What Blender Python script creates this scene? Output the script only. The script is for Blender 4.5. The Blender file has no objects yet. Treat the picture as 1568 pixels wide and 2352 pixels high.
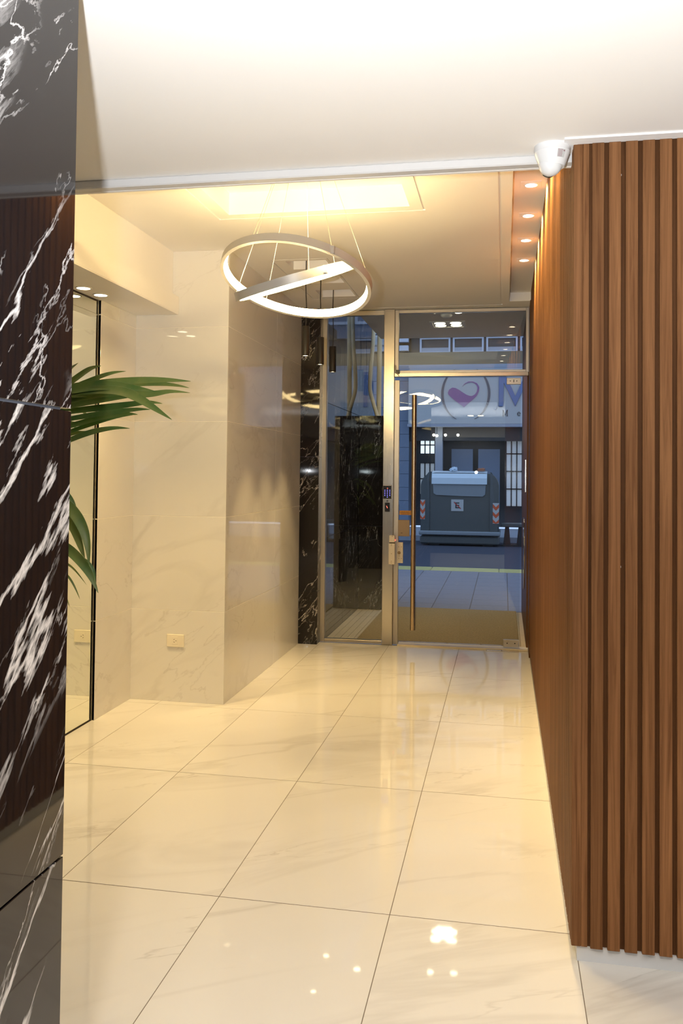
import bpy, bmesh, math, random
from mathutils import Vector, Matrix

random.seed(7)
sc = bpy.context.scene
COL = sc.collection

# light strengths, in one place
SKY = 1.2
EXPO = 0.0
FLASH = 520
LED = 80
COVE = 4
PEND = 62
TROUGH = 90
SOFF = 88
PORCH = 22
PORCH4 = 50
HALL = 240

# ------------------------------------------------------------------ camera
cam_d = bpy.data.cameras.new('camera')
cam = bpy.data.objects.new('camera', cam_d)
COL.objects.link(cam)
cam_d.sensor_fit = 'AUTO'
cam_d.sensor_width = 36.0
cam_d.lens = 30.187
cam_d.shift_y = -0.0602
cam_d.clip_start = 0.02
cam_d.clip_end = 300
_yaw, _pit, _rol = math.radians(10.734), math.radians(1.5198), math.radians(0.5856)
_f = Vector((-math.sin(_yaw)*math.cos(_pit), math.cos(_yaw)*math.cos(_pit), math.sin(_pit)))
_r = Vector((math.cos(_yaw), math.sin(_yaw), 0))
_u = _r.cross(_f)
_x = math.cos(_rol)*_r + math.sin(_rol)*_u
_y = -math.sin(_rol)*_r + math.cos(_rol)*_u
M4 = Matrix((_x, _y, -_f)).transposed().to_4x4()
M4.translation = Vector((0.3706, -2.9112, 1.4831))
cam.matrix_world = M4
sc.camera = cam

# ------------------------------------------------------------------ world, exposure
world = bpy.data.worlds.new('dusk_sky')
sc.world = world
world.use_nodes = True
wn = world.node_tree.nodes
bg = wn['Background']
bg.inputs['Color'].default_value = (0.50, 0.66, 1.0, 1)
bg.inputs['Strength'].default_value = SKY
vs = sc.view_settings
vs.view_transform = 'Standard'
vs.look = 'None'
vs.gamma = 1.0
vs.exposure = EXPO
vs.use_curve_mapping = False
sc.cycles.max_bounces = 12
sc.cycles.diffuse_bounces = 6
sc.cycles.glossy_bounces = 6
sc.cycles.transmission_bounces = 8
sc.cycles.transparent_max_bounces = 16
sc.cycles.caustics_reflective = False
sc.cycles.caustics_refractive = False
sc.cycles.sample_clamp_indirect = 6.0
sc.cycles.use_denoising = True

# the photographer's flash, beside the lens of the upright camera
def light(name, kind, loc, energy, color, radius=0.03, parent=None, spot=None, blend=0.4, aim=None):
    d = bpy.data.lights.new(name, kind)
    d.energy = energy
    d.color = color
    if kind in ('POINT', 'SPOT'):
        d.shadow_soft_size = radius
    if kind == 'SPOT':
        d.spot_size = math.radians(spot)
        d.spot_blend = blend
    o = bpy.data.objects.new(name, d)
    COL.objects.link(o)
    o.location = loc
    if aim is not None:
        o.rotation_euler = Vector(aim).to_track_quat('-Z', 'Y').to_euler()
    if parent is not None:
        o.parent = parent
    return o

light('camera_flash', 'SPOT', (0.21, -2.90, 1.52), FLASH, (0.93, 0.96, 1.0), 0.022, None, 150, 1.0, (0.02, 0.58, 1.0))

WARM = (1.0, 0.70, 0.30)

# ------------------------------------------------------------------ materials
def nt(name):
    m = bpy.data.materials.new(name)
    m.use_nodes = True
    t = m.node_tree
    return m, t, t.nodes['Principled BSDF']

def node(t, kind, **kw):
    n = t.nodes.new(kind)
    for k, v in kw.items():
        if k in n.inputs:
            n.inputs[k].default_value = v
        else:
            setattr(n, k, v)
    return n

def plain(name, col, rough=0.5, metal=0.0, noise=0.0, nscale=30.0, bump=0.0, spec=0.5, sheen=None):
    """principled colour with a little procedural tone variation and relief"""
    m, t, b = nt(name)
    b.inputs['Roughness'].default_value = rough
    b.inputs['Metallic'].default_value = metal
    b.inputs['Specular IOR Level'].default_value = spec
    tc = node(t, 'ShaderNodeNewGeometry')
    n = node(t, 'ShaderNodeTexNoise', Scale=nscale, Detail=4.0)
    t.links.new(tc.outputs['Position'], n.inputs['Vector'])
    r = node(t, 'ShaderNodeMapRange')
    r.inputs['To Min'].default_value = 1 - noise
    r.inputs['To Max'].default_value = 1 + noise
    t.links.new(n.outputs['Fac'], r.inputs['Value'])
    mx = node(t, 'ShaderNodeVectorMath', operation='SCALE')
    mx.inputs[0].default_value = col
    t.links.new(r.outputs['Result'], mx.inputs['Scale'])
    t.links.new(mx.outputs['Vector'], b.inputs['Base Color'])
    if bump:
        bp = node(t, 'ShaderNodeBump', Strength=bump, Distance=0.002)
        t.links.new(n.outputs['Fac'], bp.inputs['Height'])
        t.links.new(bp.outputs['Normal'], b.inputs['Normal'])
    return m

def emis(name, col, s):
    m, t, b = nt(name)
    b.inputs['Base Color'].default_value = (0.8, 0.8, 0.8, 1)
    b.inputs['Emission Color'].default_value = (*col, 1)
    b.inputs['Emission Strength'].default_value = s
    return m

def ridge(t, vec, scale, detail, width, dist=0.6, rough=0.55):
    """thin vein lines: where a noise crosses its middle value"""
    n = node(t, 'ShaderNodeTexNoise', Scale=scale, Detail=detail, Distortion=dist, Roughness=rough)
    t.links.new(vec, n.inputs['Vector'])
    s = node(t, 'ShaderNodeMath', operation='SUBTRACT'); s.inputs[1].default_value = 0.5
    t.links.new(n.outputs['Fac'], s.inputs[0])
    a = node(t, 'ShaderNodeMath', operation='ABSOLUTE'); t.links.new(s.outputs[0], a.inputs[0])
    r = node(t, 'ShaderNodeMapRange', clamp=True)
    r.inputs['From Max'].default_value = width
    r.inputs['To Min'].default_value = 1.0
    r.inputs['To Max'].default_value = 0.0
    t.links.new(a.outputs[0], r.inputs['Value'])
    return r.outputs['Result']

def mask(t, vec, scale, lo, hi, detail=2.0):
    n = node(t, 'ShaderNodeTexNoise', Scale=scale, Detail=detail)
    t.links.new(vec, n.inputs['Vector'])
    r = node(t, 'ShaderNodeMapRange', clamp=True)
    r.inputs['From Min'].default_value = lo
    r.inputs['From Max'].default_value = hi
    t.links.new(n.outputs['Fac'], r.inputs['Value'])
    return r.outputs['Result']

def mul(t, a, b, clamp=False):
    m = node(t, 'ShaderNodeMath', operation='MULTIPLY', use_clamp=clamp)
    for i, v in enumerate((a, b)):
        if isinstance(v, (int, float)): m.inputs[i].default_value = v
        else: t.links.new(v, m.inputs[i])
    return m.outputs[0]

def add(t, a, b):
    m = node(t, 'ShaderNodeMath', operation='ADD', use_clamp=True)
    t.links.new(a, m.inputs[0]); t.links.new(b, m.inputs[1])
    return m.outputs[0]

def slab_coords(t, rot, scl, jitter):
    """stone coordinates: world position, turned along the vein run, shifted per slab"""
    g = node(t, 'ShaderNodeNewGeometry')
    oi = node(t, 'ShaderNodeObjectInfo')
    cmb = node(t, 'ShaderNodeCombineXYZ')
    k = node(t, 'ShaderNodeMath', operation='MULTIPLY'); k.inputs[1].default_value = jitter
    t.links.new(oi.outputs['Random'], k.inputs[0])
    for i in range(3): t.links.new(k.outputs[0], cmb.inputs[i])
    a = node(t, 'ShaderNodeVectorMath', operation='ADD')
    t.links.new(g.outputs['Position'], a.inputs[0]); t.links.new(cmb.outputs[0], a.inputs[1])
    r1 = node(t, 'ShaderNodeMapping'); r1.inputs['Rotation'].default_value = rot
    t.links.new(a.outputs[0], r1.inputs['Vector'])
    r2 = node(t, 'ShaderNodeMapping'); r2.inputs['Scale'].default_value = scl
    t.links.new(r1.outputs['Vector'], r2.inputs['Vector'])
    return r2.outputs['Vector'], g

def pale_marble(name, base, vein, rot, scl, amt, rough, wave):
    m, t, b = nt(name)
    v, g = slab_coords(t, rot, scl, 9.0)
    big = mul(t, ridge(t, v, 0.9, 5.0, 0.045, 0.9), mask(t, v, 0.8, 0.42, 0.62))
    fine = mul(t, ridge(t, v, 2.0, 6.0, 0.012, 0.5), mask(t, v, 1.3, 0.52, 0.66))
    soft = mul(t, mask(t, v, 0.7, 0.5, 0.75, 4.0), 0.22)
    f = mul(t, add(t, add(t, mul(t, big, 0.7), mul(t, fine, 0.8)), soft), amt)
    mx = node(t, 'ShaderNodeMix', data_type='RGBA')
    mx.inputs[6].default_value = (*base, 1); mx.inputs[7].default_value = (*vein, 1)
    t.links.new(f, mx.inputs[0]); t.links.new(mx.outputs[2], b.inputs['Base Color'])
    b.inputs['Roughness'].default_value = rough
    b.inputs['IOR'].default_value = 1.55
    n = node(t, 'ShaderNodeTexNoise', Scale=7.0, Detail=1.0)
    t.links.new(g.outputs['Position'], n.inputs['Vector'])
    bp = node(t, 'ShaderNodeBump', Strength=wave, Distance=0.02)
    t.links.new(n.outputs['Fac'], bp.inputs['Height']); t.links.new(bp.outputs['Normal'], b.inputs['Normal'])
    return m

def black_marble(name, rot, k=1.0, wave=0.006, vein=1.0):
    m, t, b = nt(name)
    v, g = slab_coords(t, rot, (3.5*k, 3.5*k, 0.95*k), 5.3)
    main = mul(t, ridge(t, v, 0.78, 8.0 if vein > 0.2 else 3.0, 0.0115*vein, 0.25, 0.58), mask(t, v, 0.9, 0.44, 0.54, 2.0))
    fine = mul(t, ridge(t, v, 2.2, 9.0 if vein > 0.2 else 3.0, 0.008*vein, 0.25, 0.57), mask(t, v, 1.5, 0.48, 0.58, 2.0))
    g2 = node(t, 'ShaderNodeMapping'); g2.inputs['Rotation'].default_value = (1.2, 0.6, 0.9)
    t.links.new(v, g2.inputs['Vector'])
    cross = mul(t, ridge(t, g2.outputs['Vector'], 1.0, 7.0, 0.006, 0.4, 0.6), mask(t, v, 2.3, 0.5, 0.58))
    f = add(t, add(t, main, mul(t, fine, 0.75)), mul(t, cross, 0.7))
    mx = node(t, 'ShaderNodeMix', data_type='RGBA')
    mx.inputs[6].default_value = (0.010, 0.008, 0.0085, 1); mx.inputs[7].default_value = (0.74, 0.71, 0.70, 1)
    t.links.new(f, mx.inputs[0]); t.links.new(mx.outputs[2], b.inputs['Base Color'])
    b.inputs['Roughness'].default_value = 0.03
    b.inputs['IOR'].default_value = 1.48
    n = node(t, 'ShaderNodeTexNoise', Scale=5.0, Detail=1.0)
    t.links.new(g.outputs['Position'], n.inputs['Vector'])
    bp = node(t, 'ShaderNodeBump', Strength=wave, Distance=0.02)
    t.links.new(n.outputs['Fac'], bp.inputs['Height']); t.links.new(bp.outputs['Normal'], b.inputs['Normal'])
    return m

def wood(name, dark, lightc, rough=0.45):
    m, t, b = nt(name)
    g = node(t, 'ShaderNodeNewGeometry')
    oi = node(t, 'ShaderNodeObjectInfo')
    cmb = node(t, 'ShaderNodeCombineXYZ')
    k = node(t, 'ShaderNodeMath', operation='MULTIPLY'); k.inputs[1].default_value = 37.0
    t.links.new(oi.outputs['Random'], k.inputs[0]); t.links.new(k.outputs[0], cmb.inputs[2])
    a = node(t, 'ShaderNodeVectorMath', operation='ADD')
    t.links.new(g.outputs['Position'], a.inputs[0]); t.links.new(cmb.outputs[0], a.inputs[1])
    mp = node(t, 'ShaderNodeMapping'); mp.inputs['Scale'].default_value = (70, 70, 1.6)
    t.links.new(a.outputs[0], mp.inputs['Vector'])
    n = node(t, 'ShaderNodeTexNoise', Scale=1.0, Detail=6.0, Roughness=0.62, Distortion=0.8)
    t.links.new(mp.outputs['Vector'], n.inputs['Vector'])
    r = node(t, 'ShaderNodeMapRange', clamp=True)
    r.inputs['From Min'].default_value = 0.3; r.inputs['From Max'].default_value = 0.72
    t.links.new(n.outputs['Fac'], r.inputs['Value'])
    mx = node(t, 'ShaderNodeMix', data_type='RGBA')
    mx.inputs[6].default_value = (*dark, 1); mx.inputs[7].default_value = (*lightc, 1)
    t.links.new(r.outputs['Result'], mx.inputs[0])
    # each board a shade of its own
    hv = node(t, 'ShaderNodeHueSaturation')
    vv = node(t, 'ShaderNodeMapRange'); vv.inputs['To Min'].default_value = 0.84; vv.inputs['To Max'].default_value = 1.14
    t.links.new(oi.outputs['Random'], vv.inputs['Value']); t.links.new(vv.outputs['Result'], hv.inputs['Value'])
    t.links.new(mx.outputs[2], hv.inputs['Color']); t.links.new(hv.outputs['Color'], b.inputs['Base Color'])
    b.inputs['Roughness'].default_value = rough
    b.inputs['Specular IOR Level'].default_value = 0.03
    bp = node(t, 'ShaderNodeBump', Strength=0.15, Distance=0.002)
    t.links.new(n.outputs['Fac'], bp.inputs['Height']); t.links.new(bp.outputs['Normal'], b.inputs['Normal'])
    return m

def steel(name, col, rough, scl=(300, 300, 3)):
    m, t, b = nt(name)
    b.inputs['Base Color'].default_value = (*col, 1)
    b.inputs['Metallic'].default_value = 1.0
    g = node(t, 'ShaderNodeNewGeometry')
    mp = node(t, 'ShaderNodeMapping'); mp.inputs['Scale'].default_value = scl
    t.links.new(g.outputs['Position'], mp.inputs['Vector'])
    n = node(t, 'ShaderNodeTexNoise', Scale=1.0, Detail=3.0)
    t.links.new(mp.outputs['Vector'], n.inputs['Vector'])
    r = node(t, 'ShaderNodeMapRange'); r.inputs['To Min'].default_value = rough*0.75; r.inputs['To Max'].default_value = rough*1.3
    t.links.new(n.outputs['Fac'], r.inputs['Value']); t.links.new(r.outputs['Result'], b.inputs['Roughness'])
    bp = node(t, 'ShaderNodeBump', Strength=0.012, Distance=0.001)
    t.links.new(n.outputs['Fac'], bp.inputs['Height']); t.links.new(bp.outputs['Normal'], b.inputs['Normal'])
    return m

def glass(name, tint, ior=1.5):
    """sheet glass: clear through, mirror-like by Fresnel"""
    m = bpy.data.materials.new(name); m.use_nodes = True
    t = m.node_tree; t.nodes.clear()
    out = node(t, 'ShaderNodeOutputMaterial')
    tr = node(t, 'ShaderNodeBsdfTransparent'); tr.inputs['Color'].default_value = (*tint, 1)
    gl = node(t, 'ShaderNodeBsdfGlossy', Roughness=0.0); gl.inputs['Color'].default_value = (1, 1, 1, 1)
    fr = node(t, 'ShaderNodeFresnel', IOR=ior)
    mx = node(t, 'ShaderNodeMixShader')
    t.links.new(fr.outputs[0], mx.inputs[0]); t.links.new(tr.outputs[0], mx.inputs[1]); t.links.new(gl.outputs[0], mx.inputs[2])
    t.links.new(mx.outputs[0], out.inputs[0])
    return m

MT = {}
MT['floor'] = pale_marble('porcelain_floor', (0.80, 0.785, 0.75), (0.40, 0.37, 0.33), (0, 0, math.radians(-32)), (0.55, 2.3, 1), 0.40, 0.03, 0.007)
MT['wall'] = pale_marble('porcelain_wall', (0.74, 0.725, 0.69), (0.40, 0.37, 0.34), (0, math.radians(38), 0), (0.6, 1.0, 2.2), 0.36, 0.035, 0.004)
MT['grout'] = plain('grey_grout', (0.17, 0.14, 0.11), 0.9, 0, 0.1)
MT['pale_grout'] = plain('pale_grout', (0.90, 0.87, 0.80), 0.9, 0, 0.05)
MT['grey_joint'] = plain('grey_joint_filler', (0.20, 0.21, 0.25), 0.8, 0, 0.05)
MT['black'] = black_marble('black_marble', (math.radians(40), 0, 0), 0.9, 0.006, 1.1)
MT['blackx'] = black_marble('black_marble_crosswise', (0, math.radians(-32), 0), 1.3, 0.006, 0.45)
MT['blackporchx'] = black_marble('black_marble_fine_veins_crosswise', (0, math.radians(-15), 0), 1.2, 0.006, 0.05)
MT['blackporch'] = black_marble('black_marble_fine_veins', (math.radians(10), 0, 0), 1.2, 0.006, 0.06)
MT['paint'] = plain('white_ceiling_paint', (0.84, 0.82, 0.79), 0.75, 0, 0.012, 3.0)
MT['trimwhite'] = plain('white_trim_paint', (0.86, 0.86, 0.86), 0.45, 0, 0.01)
MT['edgepaint'] = plain('white_trim_paint_dimmed', (0.58, 0.57, 0.56), 0.5, 0, 0.01)  # white paint; the flash's weaker light on the edge is put into its colour
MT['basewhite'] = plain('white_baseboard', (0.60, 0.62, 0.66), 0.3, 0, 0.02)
MT['wood'] = wood('composite_wood_slat', (0.100, 0.042, 0.017), (0.235, 0.112, 0.047), 0.5)
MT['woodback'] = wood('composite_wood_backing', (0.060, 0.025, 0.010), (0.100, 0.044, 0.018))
MT['woodpanel'] = wood('smooth_wood_panel', (0.10, 0.042, 0.014), (0.155, 0.070, 0.024), 0.35)
MT['steel'] = steel('brushed_steel', (0.66, 0.61, 0.54), 0.22)
MT['steelh'] = steel('brushed_steel_bar', (0.68, 0.62, 0.52), 0.2, (3, 300, 300))
MT['frame'] = plain('satin_aluminium', (0.55, 0.50, 0.42), 0.35, 0.7, 0.03)
MT['bronze'] = plain('dark_bronze_edge', (0.16, 0.11, 0.07), 0.4, 0.6, 0.05)
MT['handle'] = steel('bronze_pull_bar', (0.60, 0.45, 0.29), 0.25)
MT['glass'] = glass('entrance_glass', (0.93, 0.96, 0.96))
MT['mirror'] = plain('wall_mirror', (0.88, 0.90, 0.80), 0.0, 1.0)
MT['chrome'] = plain('polished_metal', (0.8, 0.8, 0.8), 0.06, 1.0)
MT['darkgap'] = plain('dark_gap', (0.03, 0.022, 0.015), 0.9)
MT['blackmetal'] = plain('matt_black_metal', (0.015, 0.014, 0.013), 0.4, 0.2)
MT['blackplastic'] = plain('black_plastic', (0.012, 0.012, 0.014), 0.25)
MT['alu'] = plain('white_aluminium_profile', (0.42, 0.40, 0.37), 0.4, 0.1)
MT['led'] = emis('warm_led_diffuser', (1.0, 0.74, 0.33), LED)
MT['lamp'] = emis('warm_lamp_disc', (1.0, 0.80, 0.48), 14.0)
MT['lampw'] = emis('bright_lamp_disc', (1.0, 0.84, 0.58), 16.0)
MT['wire'] = plain('steel_wire', (0.75, 0.70, 0.58), 0.35, 0.8)
MT['ivory'] = plain('ivory_plastic', (0.80, 0.74, 0.60), 0.35)
MT['slot'] = plain('dark_slot', (0.10, 0.07, 0.04), 0.7)
MT['whiteplastic'] = plain('white_plastic', (0.66, 0.66, 0.66), 0.3)
MT['coir'] = plain('brown_coir_mat', (0.36, 0.25, 0.11), 0.95, 0, 0.55, 70.0, 0.8, 0.1)
MT['stoneporch'] = plain('beige_ribbed_stone', (0.62, 0.50, 0.31), 0.7, 0, 0.12, 40.0, 0.2)
MT['sill'] = plain('cream_stone_sill', (0.72, 0.63, 0.45), 0.3, 0, 0.05)
MT['conduit'] = plain('cream_conduit', (0.72, 0.62, 0.40), 0.45)
MT['paving'] = plain('grey_pavement', (0.22, 0.22, 0.25), 0.8, 0, 0.12, 25.0, 0.3)
MT['asphalt'] = plain('asphalt', (0.05, 0.058, 0.085), 0.85, 0, 0.15, 60.0, 0.4)
MT['yellow'] = plain('yellow_kerb_paint', (0.52, 0.47, 0.17), 0.7, 0, 0.15, 12.0)
MT['farpaving'] = plain('pale_far_pavement', (0.36, 0.40, 0.46), 0.8, 0, 0.08)
MT['binbody'] = plain('grey_moulded_plastic', (0.075, 0.085, 0.085), 0.32, 0, 0.1)
MT['binlid'] = plain('pale_grey_lid', (0.58, 0.68, 0.74), 0.35, 0, 0.06)
MT['binlid2'] = plain('mid_grey_lid_panel', (0.22, 0.25, 0.27), 0.4, 0, 0.06)
MT['signwhite'] = plain('white_sign_sheet', (0.46, 0.47, 0.46), 0.5, 0, 0.02)
MT['signred'] = plain('sign_red', (0.42, 0.03, 0.03), 0.5)
MT['orange'] = plain('reflective_orange', (0.62, 0.10, 0.03), 0.4)
MT['signblack'] = plain('sign_black', (0.012, 0.012, 0.014), 0.5)
MT['facade'] = plain('grey_blue_facade_tile', (0.16, 0.20, 0.27), 0.5, 0, 0.06, 6.0)
MT['facadedark'] = plain('dark_shopfront', (0.028, 0.030, 0.034), 0.4, 0, 0.2)
MT['facadetan'] = plain('tan_render', (0.20, 0.165, 0.105), 0.8, 0, 0.1, 2.0)
MT['facadegrey'] = plain('pale_grey_render', (0.33, 0.36, 0.42), 0.8, 0, 0.06)
MT['windowwhite'] = plain('white_window_frame', (0.55, 0.60, 0.68), 0.5)
MT['purple'] = plain('purple_sign_vinyl', (0.24, 0.10, 0.27), 0.5)
MT['ringgrey'] = plain('dark_grey_sign_vinyl', (0.10, 0.10, 0.12), 0.4, 0.3)
MT['letterblue'] = plain('steel_blue_letter', (0.13, 0.18, 0.33), 0.35, 0.3)
MT['shoplight'] = emis('lit_shop_window', (0.85, 0.95, 1.0), 1.1)
MT['shopdim'] = emis('dim_lit_window', (0.9, 0.95, 0.85), 0.10)
MT['glint_ball'] = emis('added_glint_glow', (1.0, 0.92, 0.70), 14.0)  # glow of the added globes that imitate mirrored lamps
MT['ledblue'] = emis('blue_key_light', (0.10, 0.10, 1.0), 3.0)
MT['ledred'] = emis('red_pilot_light', (1.0, 0.06, 0.04), 3.0)
MT['sticker'] = plain('orange_sticker', (0.55, 0.25, 0.03), 0.5)
MT['stickerink'] = plain('dark_sticker_ink', (0.12, 0.04, 0.01), 0.6)
MT['lockplate'] = plain('bronze_lock_cover', (0.30, 0.21, 0.12), 0.4, 0.5, 0.04)
MT['lockwhite'] = plain('ivory_painted_metal', (0.72, 0.66, 0.55), 0.4)
MT['labelink'] = plain('grey_label_ink', (0.25, 0.12, 0.13), 0.6)
MT['pot'] = plain('dark_ceramic', (0.05, 0.045, 0.04), 0.4)
MT['soil'] = plain('potting_soil', (0.04, 0.028, 0.018), 0.95, 0, 0.3, 60.0, 0.5)
MT['stem'] = plain('green_brown_stem', (0.09, 0.10, 0.03), 0.6)
MT['rag'] = plain('rust_coloured_bag', (0.36, 0.14, 0.07), 0.7)
MT['bag'] = plain('pale_blue_plastic_bag', (0.55, 0.66, 0.76), 0.4)

def leaf_mat():
    m, t, b = nt('palm_leaf')
    oi = node(t, 'ShaderNodeObjectInfo')
    g = node(t, 'ShaderNodeNewGeometry')
    n = node(t, 'ShaderNodeTexNoise', Scale=14.0, Detail=4.0)
    t.links.new(g.outputs['Position'], n.inputs['Vector'])
    mx = node(t, 'ShaderNodeMix', data_type='RGBA')
    mx.inputs[6].default_value = (0.055, 0.145, 0.032, 1); mx.inputs[7].default_value = (0.24, 0.27, 0.07, 1)
    s = node(t, 'ShaderNodeMath', operation='MULTIPLY_ADD', use_clamp=True); s.inputs[1].default_value = 1.3; s.inputs[2].default_value = -0.5
    ad = node(t, 'ShaderNodeMath', operation='ADD')
    t.links.new(n.outputs['Fac'], ad.inputs[0])
    k = node(t, 'ShaderNodeMath', operation='MULTIPLY'); k.inputs[1].default_value = 0.35
    t.links.new(oi.outputs['Random'], k.inputs[0]); t.links.new(k.outputs[0], ad.inputs[1])
    t.links.new(ad.outputs[0], s.inputs[0]); t.links.new(s.outputs[0], mx.inputs[0])
    t.links.new(mx.outputs[2], b.inputs['Base Color'])
    b.inputs['Roughness'].default_value = 0.35
    return m
MT['leaf'] = leaf_mat()

# ------------------------------------------------------------------ builders
class B:
    """collects shapes in world (or local) coordinates; o is the parent's origin"""
    def __init__(s, o=(0, 0, 0)):
        s.bm = bmesh.new(); s.o = Vector(o)
    def v(s, p): return s.bm.verts.new(Vector(p) - s.o)
    def box(s, x0, x1, y0, y1, z0, z1, bev=0.0, seg=1):
        vs_ = [s.v(p) for p in ((x0,y0,z0),(x1,y0,z0),(x1,y1,z0),(x0,y1,z0),(x0,y0,z1),(x1,y0,z1),(x1,y1,z1),(x0,y1,z1))]
        fs = [s.bm.faces.new([vs_[i] for i in q]) for q in ((3,2,1,0),(4,5,6,7),(0,1,5,4),(1,2,6,5),(2,3,7,6),(3,0,4,7))]
        if bev:
            es = list({e for f in fs for e in f.edges})
            bmesh.ops.bevel(s.bm, geom=es, offset=bev, segments=seg, affect='EDGES', profile=0.5)
        return s
    def prism(s, poly, axis, a, b, bev=0.0):
        """poly: 2-D outline; axis 'y' -> (x,z) outline, 'x' -> (y,z), 'z' -> (x,y)"""
        def P(p, d):
            return {'y': (p[0], d, p[1]), 'x': (d, p[0], p[1]), 'z': (p[0], p[1], d)}[axis]
        A = [s.v(P(p, a)) for p in poly]; Bv = [s.v(P(p, b)) for p in poly]
        fs = [s.bm.faces.new(A), s.bm.faces.new(Bv[::-1])]
        n = len(poly)
        for i in range(n):
            fs.append(s.bm.faces.new((A[(i+1) % n], A[i], Bv[i], Bv[(i+1) % n])))
        if bev:
            es = list(set(fs[0].edges) | set(fs[1].edges))
            bmesh.ops.bevel(s.bm, geom=es, offset=bev, segments=1, affect='EDGES')
        bmesh.ops.recalc_face_normals(s.bm, faces=list(s.bm.faces))
        return s
    def lathe(s, prof, c, n=24, axis=(0, 0, 1)):
        q = Vector((0, 0, 1)).rotation_difference(Vector(axis).normalized())
        c = Vector(c); rings = []
        for r, h in prof:
            if r < 1e-6:
                rings.append([s.v(c + q @ Vector((0, 0, h)))])
            else:
                rings.append([s.v(c + q @ Vector((r*math.cos(2*math.pi*i/n), r*math.sin(2*math.pi*i/n), h))) for i in range(n)])
        for a, b in zip(rings, rings[1:]):
            for i in range(n):
                j = (i+1) % n
                if len(a) == 1 and len(b) == 1: continue
                if len(a) == 1: s.bm.faces.new((a[0], b[i], b[j]))
                elif len(b) == 1: s.bm.faces.new((a[i], a[j], b[0]))
                else: s.bm.faces.new((a[i], a[j], b[j], b[i]))
        bmesh.ops.recalc_face_normals(s.bm, faces=list(s.bm.faces))
        return s
    def cyl(s, p0, p1, r, n=16, r1=None):
        p0 = Vector(p0); p1 = Vector(p1); L = (p1-p0).length
        r1 = r if r1 is None else r1
        return s.lathe([(0, 0), (r, 0), (r1, L), (0, L)], p0, n, p1-p0)
    def tube(s, pts, r, n=8, taper=1.0):
        pts = [Vector(p) for p in pts]; prev = None; m = len(pts)
        up = Vector((0, 0, 1))
        for k, p in enumerate(pts):
            d = (pts[min(k+1, m-1)] - pts[max(k-1, 0)]).normalized()
            ref = up if abs(d.z) < 0.95 else Vector((1, 0, 0))
            a = d.cross(ref).normalized(); b = a.cross(d)
            rr = r*(1 + (taper-1)*k/(m-1))
            ring = [s.v(p + rr*(math.cos(2*math.pi*i/n)*a + math.sin(2*math.pi*i/n)*b)) for i in range(n)]
            if prev:
                for i in range(n):
                    s.bm.faces.new((prev[i], prev[(i+1) % n], ring[(i+1) % n], ring[i]))
            else:
                s.bm.faces.new(ring[::-1])
            prev = ring
        s.bm.faces.new(prev)
        bmesh.ops.recalc_face_normals(s.bm, faces=list(s.bm.faces))
        return s
    def band(s, c, nrm, R0, R1, h0, h1, n=96):
        """a hoop of rectangular section between radii R0, R1 and heights h0, h1 along its axis"""
        c = Vector(c); nrm = Vector(nrm).normalized()
        u = Vector((0, 1, 0)).cross(nrm).normalized(); w = nrm.cross(u)
        rings = []
        for i in range(n):
            d = math.cos(2*math.pi*i/n)*u + math.sin(2*math.pi*i/n)*w
            rings.append([s.v(c + d*R + nrm*h) for R, h in ((R0, h0), (R1, h0), (R1, h1), (R0, h1))])
        for i in range(n):
            a, b = rings[i], rings[(i+1) % n]
            for k in range(4):
                s.bm.faces.new((a[k], a[(k+1) % 4], b[(k+1) % 4], b[k]))
        bmesh.ops.recalc_face_normals(s.bm, faces=list(s.bm.faces))
        return s
    def cone_band(s, c, nrm, Rb, Rt, Ro, h0, h1, n=96):
        """a hoop strip whose inner face leans: radius Rb below, Rt above, outer radius Ro"""
        c = Vector(c); nrm = Vector(nrm).normalized()
        u = Vector((0, 1, 0)).cross(nrm).normalized(); w = nrm.cross(u)
        rings = []
        for i in range(n):
            d = math.cos(2*math.pi*i/n)*u + math.sin(2*math.pi*i/n)*w
            rings.append([s.v(c + d*R + nrm*h) for R, h in ((Rb-0.001, h0), (Ro, h0), (Ro, h1), (Rt, h1))])
        for i in range(n):
            a, b = rings[i], rings[(i+1) % n]
            for k in range(4):
                s.bm.faces.new((a[k], a[(k+1) % 4], b[(k+1) % 4], b[k]))
        bmesh.ops.recalc_face_normals(s.bm, faces=list(s.bm.faces))
        return s
    def done(s, name, mat, parent=None, smooth=False, label=None):
        if parent is None:      # its own origin at the middle of its base
            xs = [v.co for v in s.bm.verts]
            c = Vector(((min(p.x for p in xs)+max(p.x for p in xs))/2, (min(p.y for p in xs)+max(p.y for p in xs))/2, min(p.z for p in xs)))
            for v in s.bm.verts: v.co -= c
        me = bpy.data.meshes.new(name)
        s.bm.to_mesh(me); s.bm.free()
        if smooth:
            me.polygons.foreach_set('use_smooth', [True]*len(me.polygons))
            if hasattr(me, 'set_sharp_from_angle'): me.set_sharp_from_angle(angle=math.radians(40))
        me.materials.append(mat)
        o = bpy.data.objects.new(name, me); COL.objects.link(o)
        if parent is None: o.location = c + s.o
        else: o.parent = parent
        if label: o['label'] = label
        return o

def thing(name, label, cat, loc, rz=0.0, group=None):
    o = bpy.data.objects.new(name, None); COL.objects.link(o)
    o.empty_display_size = 0.05
    o.location = loc; o.rotation_euler = (0, 0, rz)
    o['label'] = label; o['category'] = cat
    if group: o['group'] = group
    return o

def tag(o, label, cat, group=None):
    o['label'] = label; o['category'] = cat
    if group: o['group'] = group
    return o

def struct(name, loc=(0, 0, 0), label=None, rz=0.0):
    o = bpy.data.objects.new(name, None); COL.objects.link(o)
    o.location = loc; o.rotation_euler = (0, 0, rz); o['kind'] = 'structure'
    o.empty_display_size = 0.05
    if label: o['label'] = label
    return o

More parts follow.
